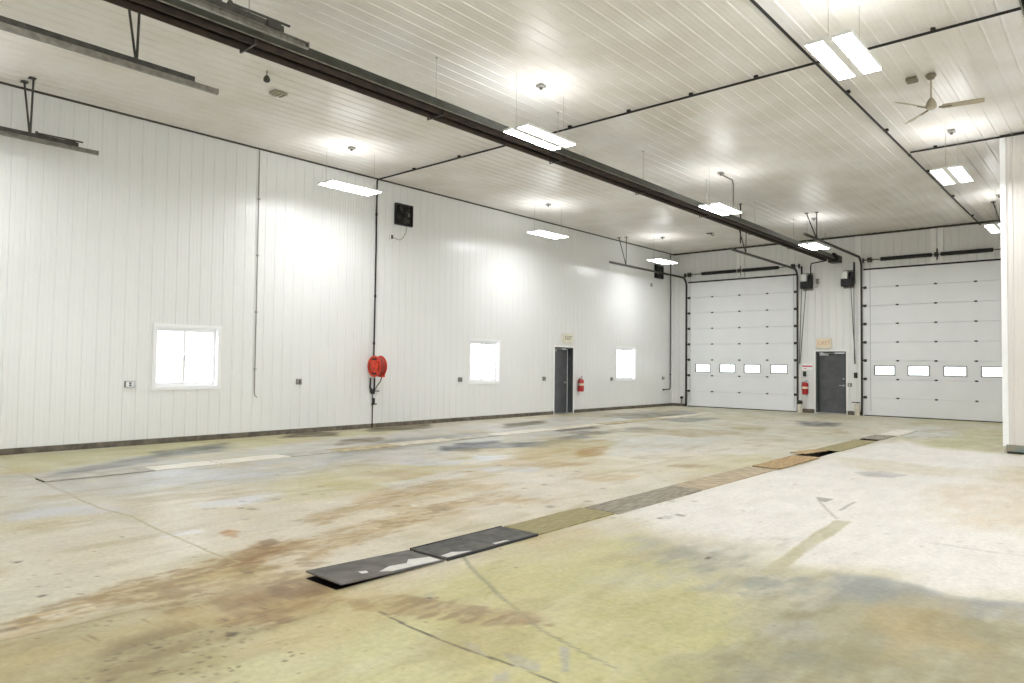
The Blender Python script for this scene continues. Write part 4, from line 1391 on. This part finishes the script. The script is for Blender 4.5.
area([(460, 640), (480, 646), (486, 656), (472, 652)], .008, .02, .1, 236, .8, (176, 172, 160))
area([(225, 631), (238, 633), (236, 637), (226, 637)], .008, .02, .08, 237, .9, (96, 86, 58))
area([(240, 570), (256, 571), (254, 575), (242, 574)], .008, .02, .08, 238, .8, (112, 92, 62))

# scattered dirt crumbs, denser towards the near left
rr_ = random.Random(11)
def crumb(px, py, r, rgb, op=.8):
    cx, cy = G(px, py)
    i0, i1 = np.searchsorted(gx, cx - 3 * r), np.searchsorted(gx, cx + 3 * r)
    j0, j1 = np.searchsorted(gy, cy - 3 * r), np.searchsorted(gy, cy + 3 * r)
    if i1 <= i0 or j1 <= j0:
        return
    sub = np.ix_(np.arange(j0, j1), np.arange(i0, i1))
    idx = (np.arange(j0, j1)[:, None] * NX + np.arange(i0, i1)[None, :]).ravel()
    an = rr_.uniform(0, PI)
    r = r * .72
    dx, dy = X[idx] - cx, Y[idx] - cy
    u, v = dx * math.cos(an) + dy * math.sin(an), -dx * math.sin(an) + dy * math.cos(an)
    d = np.hypot(u / rr_.uniform(1, 1.8), v)
    mk = (1 - sstep(r * .5, r, d)) * op
    colr[idx] = colr[idx] * (1 - mk[:, None]) + np.array(rgb, float)[None, :] * mk[:, None]


for k in range(150):
    px, py = rr_.uniform(60, 300), rr_.uniform(585, 690)
    if rr_.random() < .45:
        px, py = rr_.gauss(190, 45), rr_.gauss(640, 22)
    crumb(px, py, rr_.uniform(.012, .024), (104, 92, 64), rr_.uniform(.4, .85))
for k in range(120):
    crumb(rr_.uniform(0, 520), rr_.uniform(520, 640), rr_.uniform(.012, .026), (132, 108, 76), rr_.uniform(.3, .8))
for k in range(70):
    crumb(rr_.uniform(350, 800), rr_.uniform(560, 690), rr_.uniform(.01, .02), (140, 130, 100), rr_.uniform(.3, .6))
for k in range(90):
    crumb(rr_.uniform(560, 1020), rr_.uniform(450, 560), rr_.uniform(.015, .04), (176, 172, 162), rr_.uniform(.3, .7))
for k in range(140):
    crumb(rr_.uniform(200, 700), rr_.uniform(425, 520), rr_.uniform(.03, .09), rr_.choice([(150, 128, 92), (132, 126, 112), (226, 222, 212)]), rr_.uniform(.3, .75))
for px, py, q in ((18, 562, .04), (122, 537, .025), (42, 596, .04), (248, 573, .05), (232, 634, .05), (18, 668, .025), (8, 629, .05), (430, 598, .03), (500, 549, .02), (660, 518, .05), (708, 558, .04)):
    crumb(px, py, q, (84, 74, 54), .85)
# fine streaks everywhere, along the driving direction
sp3 = fbm(X / .16, Y / .55, 341, 5)
paint(sstep(.06, .24, sp3) * .16, (230, 225, 212))
sp4 = fbm(X / .2, Y / .7, 361, 5)
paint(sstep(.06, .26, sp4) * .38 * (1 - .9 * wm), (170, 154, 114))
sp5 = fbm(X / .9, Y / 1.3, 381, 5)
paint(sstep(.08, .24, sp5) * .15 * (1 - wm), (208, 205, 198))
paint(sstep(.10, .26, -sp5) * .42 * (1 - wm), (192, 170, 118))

lin = colr / 255.0
lin = np.where(lin <= .04045, lin / 12.92, ((lin + .055) / 1.055) ** 2.4) * FLOOR_GAIN

ii, jj = np.meshgrid(np.arange(NX - 1), np.arange(NY - 1))
cxm = (gx[ii] + gx[ii + 1]) / 2
cym = (gy[jj] + gy[jj + 1]) / 2
hole = ((cxm > T1X[0]) & (cxm < T1X[1]) & (cym > T1Y[0]) & (cym < T1Y[1])) | ((cxm > T2X[0]) & (cxm < T2X[1]) & (cym > T2Y[0]) & (cym < T2Y[1]))
a_ = (jj * NX + ii)[~hole]
quads = np.stack([a_, a_ + 1, a_ + 1 + NX, a_ + NX], 1)
verts = np.stack([X, Y, np.zeros_like(X)], 1)
# drain slots
ev, ef = [], []
for tx, ty in ((T1X, T1Y), (T2X, T2Y)):
    b = len(verts) + len(ev)
    ev += [(tx[i], ty[j], z) for z in (0, -TD) for i, j in ((0, 0), (1, 0), (1, 1), (0, 1))]
    ef += [(b + 4, b + 5, b + 6, b + 7), (b, b + 1, b + 5, b + 4), (b + 1, b + 2, b + 6, b + 5), (b + 2, b + 3, b + 7, b + 6), (b + 3, b, b + 4, b + 7)]
verts = np.concatenate([verts, np.array(ev)])
nq = len(quads)
quads = np.concatenate([quads, np.array(ef)])
fm = bpy.data.meshes.new('floor')
fm.vertices.add(len(verts))
fm.vertices.foreach_set('co', verts.astype(np.float32).ravel())
fm.loops.add(len(quads) * 4)
fm.loops.foreach_set('vertex_index', quads.astype(np.int32).ravel())
fm.polygons.add(len(quads))
fm.polygons.foreach_set('loop_start', (np.arange(len(quads)) * 4).astype(np.int32))
mi = np.zeros(len(quads), np.int32)
mi[nq:] = 1
fm.polygons.foreach_set('material_index', mi)
fm.update(calc_edges=True)
fm.validate()
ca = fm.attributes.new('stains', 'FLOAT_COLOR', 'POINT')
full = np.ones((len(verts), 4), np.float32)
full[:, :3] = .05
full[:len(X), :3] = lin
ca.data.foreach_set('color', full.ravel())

# floor material: stains attribute, fine grit from noise, light bump, sealed-concrete sheen
fmt = bpy.data.materials.new('coated_concrete')
fmt.use_nodes = True
nt = fmt.node_tree
bs = nt.nodes['Principled BSDF']
at = nt.nodes.new('ShaderNodeAttribute')
at.attribute_name = 'stains'
tc = nt.nodes.new('ShaderNodeTexCoord')
nz = nt.nodes.new('ShaderNodeTexNoise')
nz.inputs['Scale'].default_value = 22
nz.inputs['Detail'].default_value = 6
nz.inputs['Roughness'].default_value = .65
nt.links.new(tc.outputs['Object'], nz.inputs['Vector'])
mr = nt.nodes.new('ShaderNodeMapRange')
mr.inputs['From Min'].default_value = .3
mr.inputs['From Max'].default_value = .7
mr.inputs['To Min'].default_value = .86
mr.inputs['To Max'].default_value = 1.1
nt.links.new(nz.outputs['Fac'], mr.inputs['Value'])
mp = nt.nodes.new('ShaderNodeMapping')
mp.inputs['Scale'].default_value = (5.5, 2.0, 1.0)
mp.inputs['Rotation'].default_value = (0, 0, .25)
nt.links.new(tc.outputs['Object'], mp.inputs['Vector'])
nk = nt.nodes.new('ShaderNodeTexNoise')
nk.inputs['Scale'].default_value = 1.0
nk.inputs['Detail'].default_value = 8
nk.inputs['Roughness'].default_value = .7
nt.links.new(mp.outputs['Vector'], nk.inputs['Vector'])
mk_ = nt.nodes.new('ShaderNodeMapRange')
mk_.inputs['From Min'].default_value = .32
mk_.inputs['From Max'].default_value = .68
mk_.inputs['To Min'].default_value = .90
mk_.inputs['To Max'].default_value = 1.07
nt.links.new(nk.outputs['Fac'], mk_.inputs['Value'])
mm = nt.nodes.new('ShaderNodeMath')
mm.operation = 'MULTIPLY'
nt.links.new(mr.outputs['Result'], mm.inputs[0])
nt.links.new(mk_.outputs['Result'], mm.inputs[1])
mx = nt.nodes.new('ShaderNodeVectorMath')
mx.operation = 'SCALE'
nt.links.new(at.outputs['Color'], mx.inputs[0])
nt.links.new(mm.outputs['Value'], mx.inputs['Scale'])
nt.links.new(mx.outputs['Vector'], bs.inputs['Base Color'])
n2_ = nt.nodes.new('ShaderNodeTexNoise')
n2_.inputs['Scale'].default_value = 1.6
n2_.inputs['Detail'].default_value = 4
nt.links.new(tc.outputs['Object'], n2_.inputs['Vector'])
mr2 = nt.nodes.new('ShaderNodeMapRange')
mr2.inputs['From Min'].default_value = .35
mr2.inputs['From Max'].default_value = .65
mr2.inputs['To Min'].default_value = .38
mr2.inputs['To Max'].default_value = .62
nt.links.new(n2_.outputs['Fac'], mr2.inputs['Value'])
nt.links.new(mr2.outputs['Result'], bs.inputs['Roughness'])
bs.inputs['Specular IOR Level'].default_value = .4
bp = nt.nodes.new('ShaderNodeBump')
bp.inputs['Strength'].default_value = .12
bp.inputs['Distance'].default_value = .01
nt.links.new(nz.outputs['Fac'], bp.inputs['Height'])
nt.links.new(bp.outputs['Normal'], bs.inputs['Normal'])
fm.materials.append(fmt)
fm.materials.append(M_TRENCH)
fo = bpy.data.objects.new('floor', fm)
COL.objects.link(fo)
tag(fo, 'stained yellow-green and pale grey concrete floor', 'floor', None, 'structure')

# ------------------------------------------------------------------ daylight outside and render look
w = bpy.data.worlds.new('World')
SC.world = w
w.use_nodes = True
wn = w.node_tree
bg = wn.nodes['Background']
bg.inputs['Color'].default_value = (.93, .97, 1.0, 1)
bg.inputs['Strength'].default_value = SKY
SC.view_settings.view_transform = 'Standard'
SC.view_settings.look = 'None'
SC.view_settings.gamma = 1
SC.view_settings.exposure = EXPO
SC.view_settings.use_curve_mapping = False
